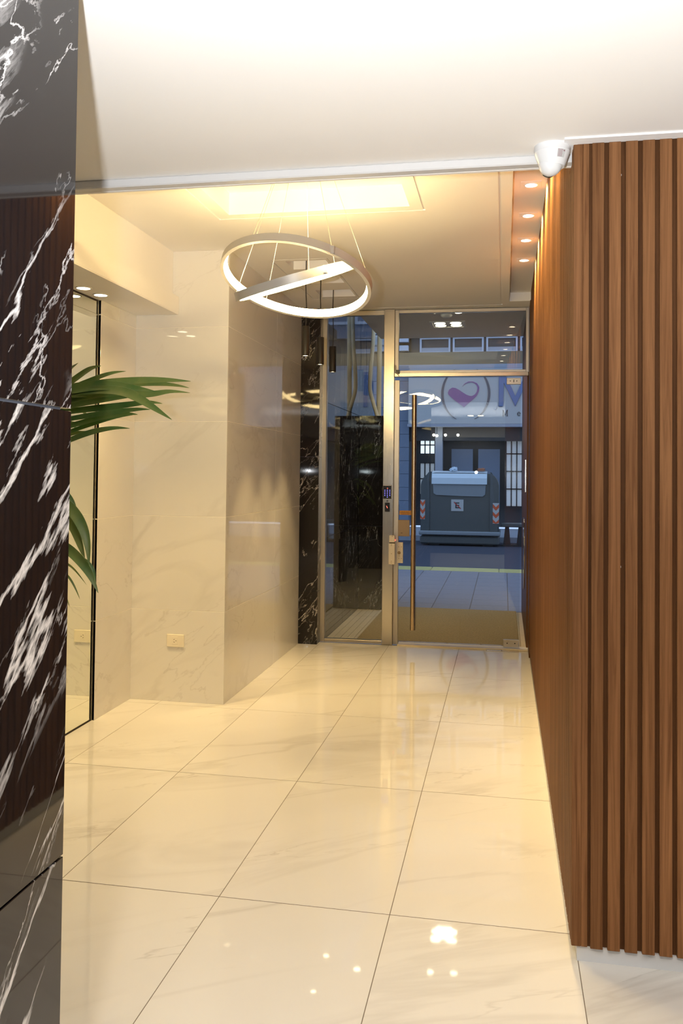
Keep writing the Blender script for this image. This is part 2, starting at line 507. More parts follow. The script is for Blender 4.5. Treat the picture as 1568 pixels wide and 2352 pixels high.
_cache = {}
def slab(name, x0, x1, y0, y1, z0, z1, mat, parent, bev=0.001):
    """a box piece whose mesh is shared by all pieces of its size and stone"""
    d = (round(x1-x0, 4), round(y1-y0, 4), round(z1-z0, 4), mat.name, bev)
    if d not in _cache:
        b = B(); b.box(0, d[0], 0, d[1], 0, d[2], bev)
        me = bpy.data.meshes.new(name); b.bm.to_mesh(me); b.bm.free(); me.materials.append(mat)
        _cache[d] = me
    o = bpy.data.objects.new(name, _cache[d]); COL.objects.link(o)
    o.location = Vector((x0, y0, z0)) - parent.location
    o.parent = parent
    return o

def copy_tree(o, parent=None):
    c = o.copy(); COL.objects.link(c)
    if o.data is not None and o.type == 'LIGHT': c.data = o.data
    c.parent = parent
    for ch in o.children: copy_tree(ch, c)
    return c

def grid_plate(b, x0, x1, y0, y1, z0, z1, holes):
    """a plate with rectangular holes, as abutting boxes"""
    xs = sorted({x0, x1, *[min(max(h[i], x0), x1) for h in holes for i in (0, 1)]})
    ys = sorted({y0, y1, *[min(max(h[i], y0), y1) for h in holes for i in (2, 3)]})
    for i in range(len(ys)-1):
        run = None
        for j in range(len(xs)-1):
            cx, cy = (xs[j]+xs[j+1])/2, (ys[i]+ys[i+1])/2
            solid = not any(h[0] < cx < h[1] and h[2] < cy < h[3] for h in holes)
            if solid and run is None: run = xs[j]
            if (not solid) and run is not None:
                b.box(run, xs[j], ys[i], ys[i+1], z0, z1); run = None
        if run is not None: b.box(run, xs[-1], ys[i], ys[i+1], z0, z1)

# front-door line: the glazed front stands a touch off square to the corridor
DRZ = math.radians(1.2)
DO = Vector((-0.31, 4.56, 0.0))
def dpos(lx, z=0.0, ly=0.0):
    """a point of the glazed front: lx is world-like x along it"""
    d = lx - DO.x
    return Vector((DO.x + d*math.cos(DRZ) - ly*math.sin(DRZ), DO.y + d*math.sin(DRZ) + ly*math.cos(DRZ), z))

# ================================================================== the setting
H0 = 2.52      # hall ceiling
H1 = 2.92      # corridor ceiling

# ---- floor of polished slabs
floor = struct('floor', (0, 0, 0), 'polished cream stone-look floor of long slabs with thin dark joints')
B().box(-2.4, 3.0, -4.6, 4.51, -0.06, -0.0007).done('grout_bed', MT['grout'], floor)
PY = 1.149
xs = [-2.4, -1.8, -1.2, -0.6, 0.0, 0.6, 1.2, 1.8, 2.4, 3.0]
for i in range(len(xs)-1):
    for k in range(-4, 4):
        y0, y1 = k*PY, (k+1)*PY
        if xs[i] >= 0.6 and y0 > 0.2: continue
        y1c = min(y1, 4.50)
        slab('floor_slab', xs[i]+0.0013, xs[i+1]-0.0013, y0+0.0022, y1c-0.0022, -0.02, 0.0, MT['floor'], floor, 0.0004)

# ---- hall ceiling (low) and corridor ceiling (high)
ceil = struct('ceiling', (0, 0, 0))
b = B(); grid_plate(b, -2.6, 3.0, -4.6, -0.05, H0, H0+0.10, [(-0.02, 0.42, -3.52, -3.08)]); b.done('hall_panel', MT['paint'], ceil)
B().box(-2.6, 3.0, -0.05, -0.035, H0-0.03, H1+0.2).done('bulkhead', MT['paint'], ceil)
B().box(-2.03, 0.585, -0.092, -0.05, 2.49, H0, 0.004).done('edge_trim', MT['edgepaint'], ceil)
COF = (-1.148, -0.136, 0.64, 1.652)
TRO = (0.405, 0.60, -0.035, 4.30)
REC = [(-1.10, -0.82, 2.72, 2.96), (-1.10, -0.82, 3.18, 3.42), (-1.10, -0.82, 3.66, 3.92)]
def frame_holes(x0, x1, y0, y1, w):
    return [(x0, x1, y0, y0+w), (x0, x1, y1-w, y1), (x0, x0+w, y0, y1), (x1-w, x1, y0, y1)]
GR = frame_holes(-1.232, -0.058, 0.56, 1.735, 0.012) + frame_holes(-1.19, -0.795, 2.675, 4.0, 0.009) + [(0.335, 0.350, -0.035, 4.44), (-1.38, 0.350, 4.425, 4.44)]
open_ = [COF, TRO] + REC
b = B(); grid_plate(b, -2.03, 0.66, -0.035, 4.62, H1, H1+0.007, open_ + GR); b.done('corridor_panel', MT['paint'], ceil)
b = B(); grid_plate(b, -2.03, 0.66, -0.035, 4.62, H1+0.007, H1+0.04, open_); b.done('corridor_panel_backing', MT['paint'], ceil)
def pocket(h, z0, z1, name, mat):
    x0, x1, y0, y1 = h; w = 0.03
    b = B()
    b.box(x0-w, x0, y0-w, y1+w, z0, z1); b.box(x1, x1+w, y0-w, y1+w, z0, z1)
    b.box(x0, x1, y0-w, y0, z0, z1); b.box(x0, x1, y1, y1+w, z0, z1)
    b.box(x0-w, x1+w, y0-w, y1+w, z1, z1+0.03)
    return b.done(name, mat, ceil)
pocket(COF, H1+0.04, 3.043, 'coffer', MT['paint'])
for h in REC: pocket(h, H1+0.04, 2.982, 'recess', MT['paint'])
pocket(TRO, H1+0.04, 2.992, 'light_trough', MT['paint'])
# soffit beam along the left wall with the wall face standing back above it
b = B(); b.box(-2.06, -1.72, -0.035, 2.368, 2.511, 2.622); b.box(-2.06, -1.722, -0.035, 2.368, 2.508, 2.511)
b.done('soffit_beam', MT['paint'], ceil)
B().box(-1.812, -1.722, -0.035, 2.368, 2.5055, 2.508).done('soffit_lip', MT['paint'], ceil)
B().box(-2.06, -1.764, -0.035, 2.368, 2.622, H1).done('soffit_upstand', MT['paint'], ceil)
# painted strip where the hall ceiling meets the slatted corner
b = B(); b.box(0.548, 3.0, -0.222, -0.175, H0-0.006, H0); b.box(0.548, 0.590, -0.1749, -0.0925, H0-0.006, H0)
b.done('ceiling_strip', MT['trimwhite'], ceil)

# ---- left wall: polished slabs beside a full-height mirror
wl = struct('wall_left', (-2.02, 0, 0))
B((-2.02, 0, 0)).box(-2.16, -2.036, -1.29, 1.868, 0, 2.508).box(-2.16, -2.0155, 1.868, 2.38, 0, 2.508).done('backing', MT['pale_grout'], wl)
rows = [(0.0, 0.585), (0.588, 1.192), (1.195, 1.807), (1.810, 2.420), (2.423, 2.507)]
for z0, z1 in rows:
    if z1 < 2.43:
        slab('wall_slab', -2.036, -2.014, 1.868, 2.368, z0, z1, MT['wall'], wl)
slab('wall_slab', -2.036, -2.014, 1.868, 2.118, 2.423, 2.507, MT['wall'], wl)
slab('wall_slab', -2.036, -2.014, 2.121, 2.368, 2.423, 2.507, MT['wall'], wl)
# ---- pale column standing out of the left wall
wc = struct('wall_column', (-1.7, 3.3, 0))
B((-1.7, 3.3, 0)).box(-2.16, -1.3815, 2.3715, 4.39, 0, H1).done('core', MT['pale_grout'], wc)
for z0, z1 in [(0.0, 0.585), (0.588, 1.192), (1.195, 1.807), (1.810, 2.420), (2.423, H1)]:
    slab('wall_slab', -2.02, -1.380, 2.370, 2.384, z0, z1, MT['wall'], wc)
    slab('wall_slab', -1.396, -1.380, 2.3845, 3.5685, z0, z1, MT['wall'], wc)
    slab('wall_slab', -1.396, -1.380, 3.5705, 4.385, z0, z1, MT['wall'], wc)
# ---- black marble jamb beside the glazed front
wj = struct('wall_jamb', (-1.3, 4.5, 0))
B((-1.3, 4.5, 0)).box(-1.70, -1.225, 4.40, 4.62, 0, H1).done('core', MT['grey_joint'], wj)
for z0, z1 in [(0.0, 0.455), (0.457, 1.62), (1.622, H1)]:
    slab('marble_slab', -1.38, -1.212, 4.386, 4.400, z0, z1, MT['blackx'], wj)
    slab('marble_slab', -1.225, -1.212, 4.4005, 4.60, z0, z1, MT['black'], wj)
# ---- black marble pillar in the left foreground
wp = struct('wall_pillar', (-1.3, -2.7, 0))
B((-1.3, -2.7, 0)).box(-2.4, -0.516, -4.6, -1.306, 0, H0).done('core', MT['grey_joint'], wp)
for z0, z1 in [(0.0, 0.704), (0.708, 1.604), (1.609, H0)]:
    slab('marble_slab', -0.516, -0.500, -2.445, -1.290, z0, z1, MT['black'], wp)
    slab('marble_slab', -0.516, -0.500, -3.60, -2.449, z0, z1, MT['black'], wp)
    slab('marble_slab', -0.516, -0.500, -4.6, -3.604, z0, z1, MT['black'], wp)
    slab('marble_slab', -1.40, -0.517, -1.306, -1.292, z0, z1, MT['blackx'], wp)
    slab('marble_slab', -2.36, -1.403, -1.306, -1.292, z0, z1, MT['blackx'], wp)

# ---- right wall: vertical wooden slats wrapping the corner
wr = struct('wall_right', (0.6, 2.0, 0))
O = (0.6, 2.0, 0)
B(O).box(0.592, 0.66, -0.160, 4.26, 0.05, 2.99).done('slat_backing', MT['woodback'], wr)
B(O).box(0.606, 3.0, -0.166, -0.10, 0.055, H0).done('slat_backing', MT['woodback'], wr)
B(O).box(0.66, 3.0, -0.10, 0.2, 0.0, H0).done('core', MT['grout'], wr)
P, W = 0.0498, 0.0365
x = 0.6335
while x < 1.5:
    slab('wood_slat', x, x+W, -0.180, -0.165, 0.053, H0-0.006, MT['wood'], wr, 0.0015); x += P
B(O).box(0.5785, 0.6075, -0.1735, -0.146, 0.053, H0-0.004, 0.002).done('corner_trim', MT['wood'], wr)
B(O).box(0.6075, 0.6255, -0.1725, -0.160, 0.053, H0-0.004, 0.001).done('corner_trim', MT['wood'], wr)
y = -0.1385
k = 0
while y + W < 4.27:
    top = H0-0.006 if y < -0.06 else 2.985
    if -0.12 < y < -0.02: top = 2.48
    slab('wood_slat', 0.578, 0.5925, y, y+W, 0.053, top, MT['wood'], wr, 0.0015); y += P
B(O).box(0.574, 0.64, 4.262, 4.555, 0.0, H1).done('smooth_panel', MT['woodpanel'], wr)
for z in (2.413, 1.206):
    p = (0.7165, -0.1665, z)
    B(O).lathe([(0, 0.0), (0.0055, 0.0), (0.006, 0.002), (0.0028, 0.0022), (0.0025, 0.0006), (0, 0.0006)], p, 14, (0, -1, 0)).done('screw_cap', MT['whiteplastic'], wr, True)
# white baseboard recessed under the slats
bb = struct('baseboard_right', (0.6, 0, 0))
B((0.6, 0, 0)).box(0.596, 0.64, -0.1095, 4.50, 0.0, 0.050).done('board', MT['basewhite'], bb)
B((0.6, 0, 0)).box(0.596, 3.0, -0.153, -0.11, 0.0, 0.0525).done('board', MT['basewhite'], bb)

# ---- the hall behind the photographer
wb = struct('wall_back', (0.5, -4.3, 0))
B((0.5, -4.3, 0)).box(-0.5, 3.0, -4.4, -4.2, 2.18, H0).done('white_band', MT['paint'], wb)
B((0.5, -4.3, 0)).box(-0.5, 3.0, -4.4, -4.22, 0.0, 2.18).done('dark_panel', MT['facadedark'], wb)
ws = struct('wall_side', (2.9, -2, 0))
B((2.9, -2, 0)).box(2.85, 3.0, -4.2, -0.19, 0, H0).done('painted_wall', MT['paint'], ws)

# ---- glazed front: steel post, header, side light, over light, door
def dstruct(name, lx, z, label=None):
    return struct(name, dpos(lx, z), label, DRZ)
def DB(lx, z): return B((lx, 0, z))

post = dstruct('trim_1', -0.62, 0, 'brushed steel post between side light and door')
DB(-0.62, 0).box(-0.667, -0.574, -0.055, 0.055, 0, 2.918, 0.003).done('post', MT['steel'], post)
DB(-0.62, 0).box(-0.5735, -0.531, -0.020, 0.030, 0, 2.30, 0.002).done('door_stop', MT['frame'], post)
head = dstruct('trim_2', 0.0, 2.33, 'brushed steel bar over the glass door')
DB(0, 2.33).box(-0.5735, 0.570, -0.045, 0.045, 2.328, 2.362, 0.003).done('bar', MT['steelh'], head)
sill = dstruct('trim_3', 0.0, 0.0, 'cream stone threshold under the glass door')
DB(0, 0).box(-0.53, 0.59, -0.065, 0.07, -0.02, 0.012, 0.002).done('threshold', MT['sill'], sill)

w1 = dstruct('window_1', -0.93, 0.0, 'tall fixed side light left of the steel post')
D = lambda: DB(-0.93, 0)
D().box(-1.245, -1.2165, -0.05, 0.05, 0, 2.915).done('dark_edge', MT['bronze'], w1)
D().box(-1.2165, -1.176, -0.03, 0.03, 0, 2.915, 0.002).done('jamb', MT['frame'], w1)
D().box(-1.176, -0.667, -0.03, 0.03, 0.0, 0.030, 0.002).done('bottom_rail', MT['frame'], w1)
D().box(-1.176, -0.667, -0.03, 0.03, 2.875, 2.915, 0.002).done('top_rail', MT['frame'], w1)
D().box(-1.176, -0.667, -0.004, 0.004, 0.030, 2.875).done('pane', MT['glass'], w1)
w2 = dstruct('window_2', 0.0, 2.36, 'over light above the glass door')
D = lambda: DB(0, 2.36)
D().box(-0.5735, -0.541, -0.025, 0.025, 2.362, 2.915, 0.002).done('jamb', MT['frame'], w2)
D().box(0.548, 0.572, -0.025, 0.025, 2.362, 2.915, 0.002).done('jamb', MT['frame'], w2)
D().box(-0.541, 0.548, -0.025, 0.025, 2.362, 2.384, 0.002).done('bottom_rail', MT['frame'], w2)
D().box(-0.541, 0.548, -0.025, 0.025, 2.888, 2.915, 0.002).done('top_rail', MT['frame'], w2)
D().box(-0.541, 0.548, -0.004, 0.004, 2.384, 2.888).done('pane', MT['glass'], w2)

d1 = dstruct('door_1', 0.0, 0.0, 'frameless glass entrance door with a long bronze pull bar')
D = lambda: DB(0, 0)
leaf = D().box(-0.529, 0.505, -0.005, 0.005, 0.030, 2.318).done('glass_leaf', MT['glass'], d1)
th = D().box(0.388, 0.507, -0.016, 0.016, 2.258, 2.313, 0.002).done('top_patch', MT['frame'], d1)
b = D(); b.box(0.444, 0.450, -0.019, -0.016, 2.275, 2.297)
for xx in (0.418, 0.473): b.lathe([(0, 0), (0.004, 0), (0.004, 0.002), (0, 0.002)], (xx, -0.016, 2.286), 10, (0, -1, 0))
b.done('screw', MT['blackplastic'], th)
bp_ = D().box(0.370, 0.500, -0.018, 0.018, 0.022, 0.082, 0.002).done('bottom_patch', MT['frame'], d1)
b = D()
for xx in (0.402, 0.466): b.lathe([(0, 0), (0.005, 0), (0.005, 0.002), (0, 0.002)], (xx, -0.018, 0.054), 10, (0, -1, 0))
b.done('screw', MT['blackplastic'], bp_)
pb = D().cyl((-0.397, -0.062, 0.140), (-0.397, -0.062, 2.168), 0.0215, 24).done('pull_bar', MT['handle'], d1, True)
for z in (0.326, 1.979):
    D().cyl((-0.397, -0.040, z), (-0.397, -0.005, z), 0.010, 12).done('standoff', MT['handle'], pb, True)
lp = D().box(-0.537, -0.434, -0.020, -0.005, 0.940, 1.082, 0.002).done('lock_cover', MT['lockplate'], d1, False, 'bronze coloured lock cover')
b = D(); b.box(-0.510, -0.495, -0.022, -0.020, 0.966, 0.972); b.done('keyhole', MT['slot'], lp)
mp_ = D().box(-0.541, -0.489, -0.024, -0.005, 0.708, 0.888, 0.002).done('armature_plate', MT['lockwhite'], d1, False, 'ivory armature plate with screw holes and a bolt')
b = D()
for xx, zz in ((-0.527, 0.848), (-0.503, 0.848), (-0.525, 0.748), (-0.503, 0.748), (-0.521, 0.770)):
    b.lathe([(0, 0), (0.003, 0), (0.003, 0.001), (0, 0.001)], (xx, -0.024, zz), 8, (0, -1, 0))
b.done('screw_hole', MT['slot'], mp_)
D().lathe([(0, 0), (0.014, 0), (0.012, 0.006), (0.005, 0.009), (0, 0.009)], (-0.523, -0.024, 0.797), 10, (0, -1, 0)).done('bolt_head', MT['lockplate'], mp_, True)
stk = D().box(-0.525, -0.420, -0.0062, -0.005, 1.125, 1.163).done('notice_sticker', MT['sticker'], d1, False, 'orange sticker with three lines of tiny print')
b = D()
for zz, x0, x1 in ((1.151, -0.505, -0.440), (1.1415, -0.516, -0.428), (1.132, -0.508, -0.436)):
    x = x0; 
    while x < x1:
        w_ = random.uniform(0.004, 0.014); b.box(x, min(x+w_, x1), -0.0068, -0.0062, zz-0.0022, zz+0.0022); x += w_+0.003
b.done('print', MT['stickerink'], stk)

# ---- porch beyond the door
pc = struct('trim_4', (0, 5.6, H1+0.03), 'flat porch ceiling beyond the door')
B((0, 5.6, H1+0.03)).box(-0.955, 0.66, 4.62, 6.33, 2.95, 3.05).done('porch_ceiling', MT['paint'], pc)
pf = struct('trim_5', (0, 5.6, 0), 'ribbed beige porch floor')
B((0, 5.6, 0)).box(-1.3, 0.70, 4.64, 6.62, -0.08, -0.012).done('porch_bed', MT['grout'], pf)
x = -1.20
while x < 0.58:
    for y0 in (4.645, 5.3, 5.96):
        slab('ribbed_tile', x, x+0.058, y0, y0+0.65, -0.03, -0.004, MT['stoneporch'], pf, 0.002)
    x += 0.0615
pw = struct('wall_porch', (0, 5.6, 0), 'black marble porch side with a low pier')
B((0, 5.6, 0)).box(-1.40, -1.216, 4.63, 7.4, 0, 3.4).done('core', MT['grey_joint'], pw)
for y0, y1 in ((4.63, 5.50), (5.503, 6.40), (6.403, 7.4)):
    for z0, z1 in ((0.0, 0.905), (0.908, 2.116), (2.119, 3.4)):
        slab('marble_slab', -1.215, -1.200, y0, y1, z0, z1, MT['blackporch'], pw)
B((0, 5.6, 0)).box(-1.198, -0.94, 6.418, 6.95, 0, 2.10).done('pier_core', MT['grey_joint'], pw)
for z0, z1 in ((0.0, 0.905), (0.908, 2.116)):
    slab('marble_slab', -1.197, -0.928, 6.403, 6.4175, z0, z1, MT['blackporchx'], pw)
    slab('marble_slab', -0.94, -0.927, 6.4185, 6.95, z0, z1, MT['blackporch'], pw)
pr_ = struct('wall_porch_right', (0.6, 5.6, 0), 'smooth wood porch side on the right')
B((0.6, 5.6, 0)).box(0.562, 0.70, 4.62, 6.70, 0, 2.95).done('smooth_panel', MT['woodpanel'], pr_)

# ---- street
sw = struct('floor_pavement', (0, 8.5, 0), 'grey pavement outside the porch')
B((0, 8.5, 0)).box(-14, 14, 6.62, 10.48, -0.2, -0.018).done('pavement_bed', MT['grout'], sw)
nx = 0
for i in range(-9, 5):
    for j in range(9):
        x0, y0 = i*0.42, 6.64+j*0.426
        slab('paving_slab', x0+0.003, x0+0.417, y0+0.003, y0+0.423, -0.05, -0.008, MT['paving'], sw, 0.004)
kb = struct('trim_6', (0, 10.7, -0.1), 'yellow painted kerb along the pavement')
for i in range(-8, 6):
    slab('kerb_stone', i*1.05+0.3, i*1.05+1.345, 10.49, 10.95, -0.14, -0.004, MT['yellow'], kb, 0.012)
st = struct('floor_street', (0, 14.5, -0.14), 'asphalt street')
B((0, 14.5, -0.14)).box(-16, 16, 10.4, 17.9, -0.3, -0.13).done('asphalt', MT['asphalt'], st)
fp = struct('floor_far_pavement', (0, 19.5, 0), 'pale pavement across the street')
B((0, 19.5, 0)).box(-16, 16, 17.9, 21.2, -0.3, -0.005).done('paving', MT['farpaving'], fp)
for m_ in ():
    pass

# ================================================================== lamps
# ---- pair of glowing hoops under the ceiling coffer
CH = Vector((-0.636, 1.15, 2.43))
ch = thing('ring_chandelier', 'two tilted glowing hoops hung on thin wires below the ceiling coffer', 'chandelier', CH)
nA = Vector((0.097, 0.295, 0.951)).normalized()
nB0 = Vector((-0.230, -0.273, 0.934)).normalized()
wB = Vector((-0.2356, 0.9469, 0.2188)).normalized()
nB = (nB0*math.cos(0.045) + wB*math.sin(0.045)).normalized()
cA, RA = Vector((-0.633, 1.15, 2.430)), 0.368
cB, RB = Vector((-0.640, 1.15, 2.421)), 0.298
for cc, nn, R in ((cA, nA, RA), (cB, nB, RB)):
    h = B(CH).band(cc, nn, R-0.007, R+0.005, -0.020, 0.020).band(cc, nn, R-0.0125, R-0.0071, -0.020, -0.0185).band(cc, nn, R-0.0125, R-0.0071, 0.0185, 0.020).done('hoop', MT['alu'], ch, True)
    B(CH).cone_band(cc, nn, R-0.0072, R-0.024, R-0.0071, -0.0183, 0.0183).done('led_strip', MT['led'], h, True)
def onring(cc, nn, R, deg):
    u = Vector((0, 1, 0)).cross(nn).normalized(); w = nn.cross(u); a = math.radians(deg)
    return cc + R*(math.cos(a)*u + math.sin(a)*w) + nn*0.016
apex = Vector((-0.60, 1.15, 3.33)); ztop = 3.012
for cc, nn, R, angs in ((cA, nA, RA, (-112, 6, 128)), (cB, nB, RB, (205, -38, 85))):
    for a in angs:
        p = onring(cc, nn, R, a)
        q = p.lerp(apex, (ztop-p.z)/(apex.z-p.z))
        B(CH).tube([p, q], 0.0011, 6).done('hanging_wire', MT['wire'], ch)
for cc, nn, R, a in ((cA, nA, RA, -52), (cB, nB, RB, -50)):
    p = onring(cc, nn, R, a) - nn*0.016
    B(CH).box(p.x-0.012, p.x+0.012, p.y-0.012, p.y+0.012, p.z-0.019, p.z+0.019, 0.003).done('joint_clip', MT['alu'], ch)
cp = B(CH).lathe([(0, -0.03), (0.125, -0.03), (0.13, -0.026), (0.13, 0.0), (0, 0.0)], (-0.60, 1.15, 3.0425), 32).done('ceiling_canopy', MT['alu'], ch, True)
B(CH).lathe([(0.1305, -0.024), (0.1325, -0.024), (0.1325, -0.004), (0.1305, -0.004)], (-0.60, 1.15, 3.0425), 32).done('light_band', emis('canopy_light_band', (1.0, 0.66, 0.22), COVE), cp, True)

# ---- three black tube pendants before the black marble
def pendant(y, label):
    x = -0.975
    t = thing('pendant_lamp', label, 'lamp', (x, y, 2.285), 0, 'black tube pendants in a row')
    O = (x, y, 2.285)
    B(O).lathe([(0.024, 2.287), (0.0275, 2.285), (0.0275, 2.488), (0.026, 2.490), (0, 2.490)], (x, y, 0), 28).done('tube_shade', MT['blackmetal'], t, True)
    B(O).lathe([(0, 2.2905), (0.0245, 2.2905), (0.0245, 2.294), (0, 2.294)], (x, y, 0), 24).done('lamp_disc', MT['lamp'], t, True)
    B(O).tube([(x, y, 2.49), (x+0.004, y, 2.62), (x-0.003, y, 2.78), (x, y, 2.965)], 0.0035, 8).done('cord', MT['blackmetal'], t, True)
    B(O).lathe([(0, 2.958), (0.03, 2.958), (0.03, 2.982), (0, 2.982)], (x, y, 0), 20).done('ceiling_cup', MT['trimwhite'], t, True)
    light('pendant_light', 'SPOT', (0, 0, -0.002), PEND, WARM, 0.02, t, 58, 0.6, (0, 0, -1))
pendant(2.82, 'black tube pendant hanging highest, nearest of the three, before the black marble jamb')
pendant(3.30, 'black tube pendant in the middle of the row of three')
pendant(3.77, 'black tube pendant over the side light, lowest and farthest of the three')

# ---- recessed lamps
def spot(name, x, y, z, r, label, power, cone=75, square=0.0, group=None, mat='lampw', aim=(0, 0, -1), blend=0.5):
    t = thing(name, label, 'lamp', (x, y, z), 0, group)
    O = (x, y, z)
    if square:
        b = B(O); s_ = square
        b.box(x-s_, x+s_, y-s_, y+s_, z-0.0025, z, 0.0008); b.done('square_plate', MT['trimwhite'], t)
        B(O).lathe([(r, -0.006), (r+0.006, -0.006), (r+0.006, -0.0026), (r, -0.0026)], (x, y, z), 28).done('rim', MT['trimwhite'], t, True)
        B(O).lathe([(0, -0.005), (r, -0.005), (r, -0.003), (0, -0.003)], (x, y, z), 28).done('lamp_disc', MT[mat], t, True)
    else:
        B(O).lathe([(r, -0.004), (r+0.008, -0.003), (r+0.009, 0), (r, 0)], (x, y, z), 28).done('rim', MT['trimwhite'], t, True)
        B(O).lathe([(0, -0.003), (r, -0.003), (r, -0.001), (0, -0.001)], (x, y, z), 28).done('lamp_disc', MT[mat], t, True)
    if power: light('spot_light', 'SPOT', (0, 0, -0.008), power, WARM, max(0.012, r*0.6), t, cone, blend, aim)
    return t
for y, w in ((0.543, 'hidden behind the dome camera, nearest the hall'), (1.078, 'just behind the ceiling edge'), (1.613, 'first in plain view beside the dome camera'), (2.15, 'second in plain view'), (2.684, 'third in plain view'), (3.205, 'last before the glazed front')):
    spot('square_spotlight', 0.500, y, 2.992, 0.030, 'square spotlight in the ceiling trough, ' + w, TROUGH, 125, 0.052, 'spotlights in the ceiling trough', 'lampw', (0.80, 0, -1), 0.8)
spot('round_downlight', -1.955, 1.53, 2.508, 0.037, 'round recessed downlight under the soffit, nearer the black pillar', SOFF, 95, 0, 'soffit downlights', 'lampw', (0.30, -0.25, -1))
spot('round_downlight', -1.945, 1.72, 2.508, 0.037, 'round recessed downlight under the soffit, nearer the pale column', SOFF, 95, 0, 'soffit downlights', 'lampw', (0.30, -0.25, -1))
spot('porch_spotlight', -0.255, 4.87, 2.950, 0.030, 'small round porch ceiling lamp left of the smoke detector', PORCH, 110, 0, 'small porch ceiling lamps')
spot('porch_spotlight', -0.045, 4.90, 2.950, 0.030, 'small round porch ceiling lamp right of the smoke detector', PORCH, 110, 0, 'small porch ceiling lamps')
spot('porch_spotlight', -0.900, 4.78, 2.950, 0.030, 'small round porch ceiling lamp at the top of the side light', PORCH, 110, 0, 'small porch ceiling lamps')
def four_lamp(x, y, z, label, power, hw, r, up):
    t = thing('four_lamp_fixture', label, 'lamp', (x, y, z))
    O = (x, y, z)
    b = B(O); grid_plate(b, x-hw, x+hw, y-hw, y+hw, z-0.006, z, [(x-hw*0.86, x+hw*0.86, y-hw*0.86, y+hw*0.86)]); b.done('square_frame', MT['trimwhite'], t)
    B(O).box(x-hw*0.855, x+hw*0.855, y-hw*0.855, y+hw*0.855, z-0.001, z+up).done('dark_tray', MT['darkgap'] if up > 0.005 else MT['alu'], t)
    for i in (-1, 1):
        for j in (-1, 1):
            q = (x+i*hw*0.45, y+j*hw*0.40, z)
            B(O).lathe([(0, -0.004), (r, -0.004), (r, -0.0012), (0, -0.0012)], q, 24).done('lamp_disc', MT['lampw'], t, True)
    light('fixture_light', 'SPOT', (0, 0, -0.02), power, (1.0, 0.86, 0.66), 0.08, t, 150, 0.4, (0, 0, -1))
    return t
four_lamp(-0.175, 5.50, 2.95, 'square four-lamp fixture flush in the porch ceiling', PORCH4, 0.17, 0.052, 0.0005)
four_lamp(0.20, -3.30, H0+0.006, 'square four-lamp fixture of the hall, seen only mirrored in the door glass', HALL, 0.20, 0.055, 0.01)
sd = thing('smoke_detector', 'round white smoke detector on the porch ceiling above the door', 'detector', (-0.154, 4.96, 2.95))
B((-0.154, 4.96, 2.95)).lathe([(0, -0.035), (0.03, -0.035), (0.05, -0.022), (0.056, -0.01), (0.056, 0), (0, 0)], (-0.154, 4.96, 2.95), 28).done('housing', MT['whiteplastic'], sd, True)

# ================================================================== fittings
# ---- dome camera under the hall ceiling
cx, cy = 0.514, -0.152
cc = thing('dome_camera', 'white turret security camera hanging from the hall ceiling beside the slatted corner', 'camera', (cx, cy, H0))
O = (cx, cy, H0)
B(O).lathe([(0, 0), (0.0555, 0), (0.0562, -0.012), (0.0550, -0.020), (0.0556, -0.0212), (0.0548, -0.0225), (0.0400, -0.063), (0.0375, -0.066), (0, -0.066)], (cx, cy, H0), 40).done('housing', MT['whiteplastic'], cc, True)
b = B(O)
bm = b.bm
bmesh.ops.create_uvsphere(bm, u_segments=28, v_segments=16, radius=0.0365, matrix=Matrix.Translation((-0.005, -0.003, -0.058)))
ball = b.done('lens_ball', MT['whiteplastic'], cc, True)
q = Vector((-0.005, -0.003, -0.058)) ; dv = Vector((-0.15, 0.92, -0.40)).normalized()
B((0, 0, 0)).lathe([(0, 0.030), (0.021, 0.029), (0.021, 0.036), (0.015, 0.0385), (0, 0.0385)], q, 24, dv).done('lens_window', MT['blackplastic'], ball, True)
# sticker wrapped on the cone, towards the hall
b = B(O); n_ = 8
def conep(a, z, off): 
    f_ = (z+0.0225)/(-0.063+0.0225); r = 0.0548+(0.0400-0.0548)*f_+off
    return (cx+r*math.sin(a), cy-r*math.cos(a), H0+z)
def cone_patch(b, a0, a1, z0, z1, off):
    A = [b.v(conep(a0+(a1-a0)*i/n_, z0, off)) for i in range(n_+1)]; C_ = [b.v(conep(a0+(a1-a0)*i/n_, z1, off)) for i in range(n_+1)]
    for i in range(n_): b.bm.faces.new((A[i], A[i+1], C_[i+1], C_[i]))
cone_patch(b, 0.28, 0.80, -0.048, -0.025, 0.0004)
lab = b.done('sticker', MT['signwhite'], cc, True)
b = B(O)
for k_ in range(6):
    z = -0.0275-k_*0.0036; a = 0.31
    while a < 0.60:
        w_ = random.uniform(0.02, 0.06); cone_patch(b, a, min(a+w_, 0.62), z-0.0010, z+0.0010, 0.0008); a += w_+0.015
cone_patch(b, 0.66, 0.77, -0.031, -0.0275, 0.0008)
b.done('print', MT['labelink'], lab, True)

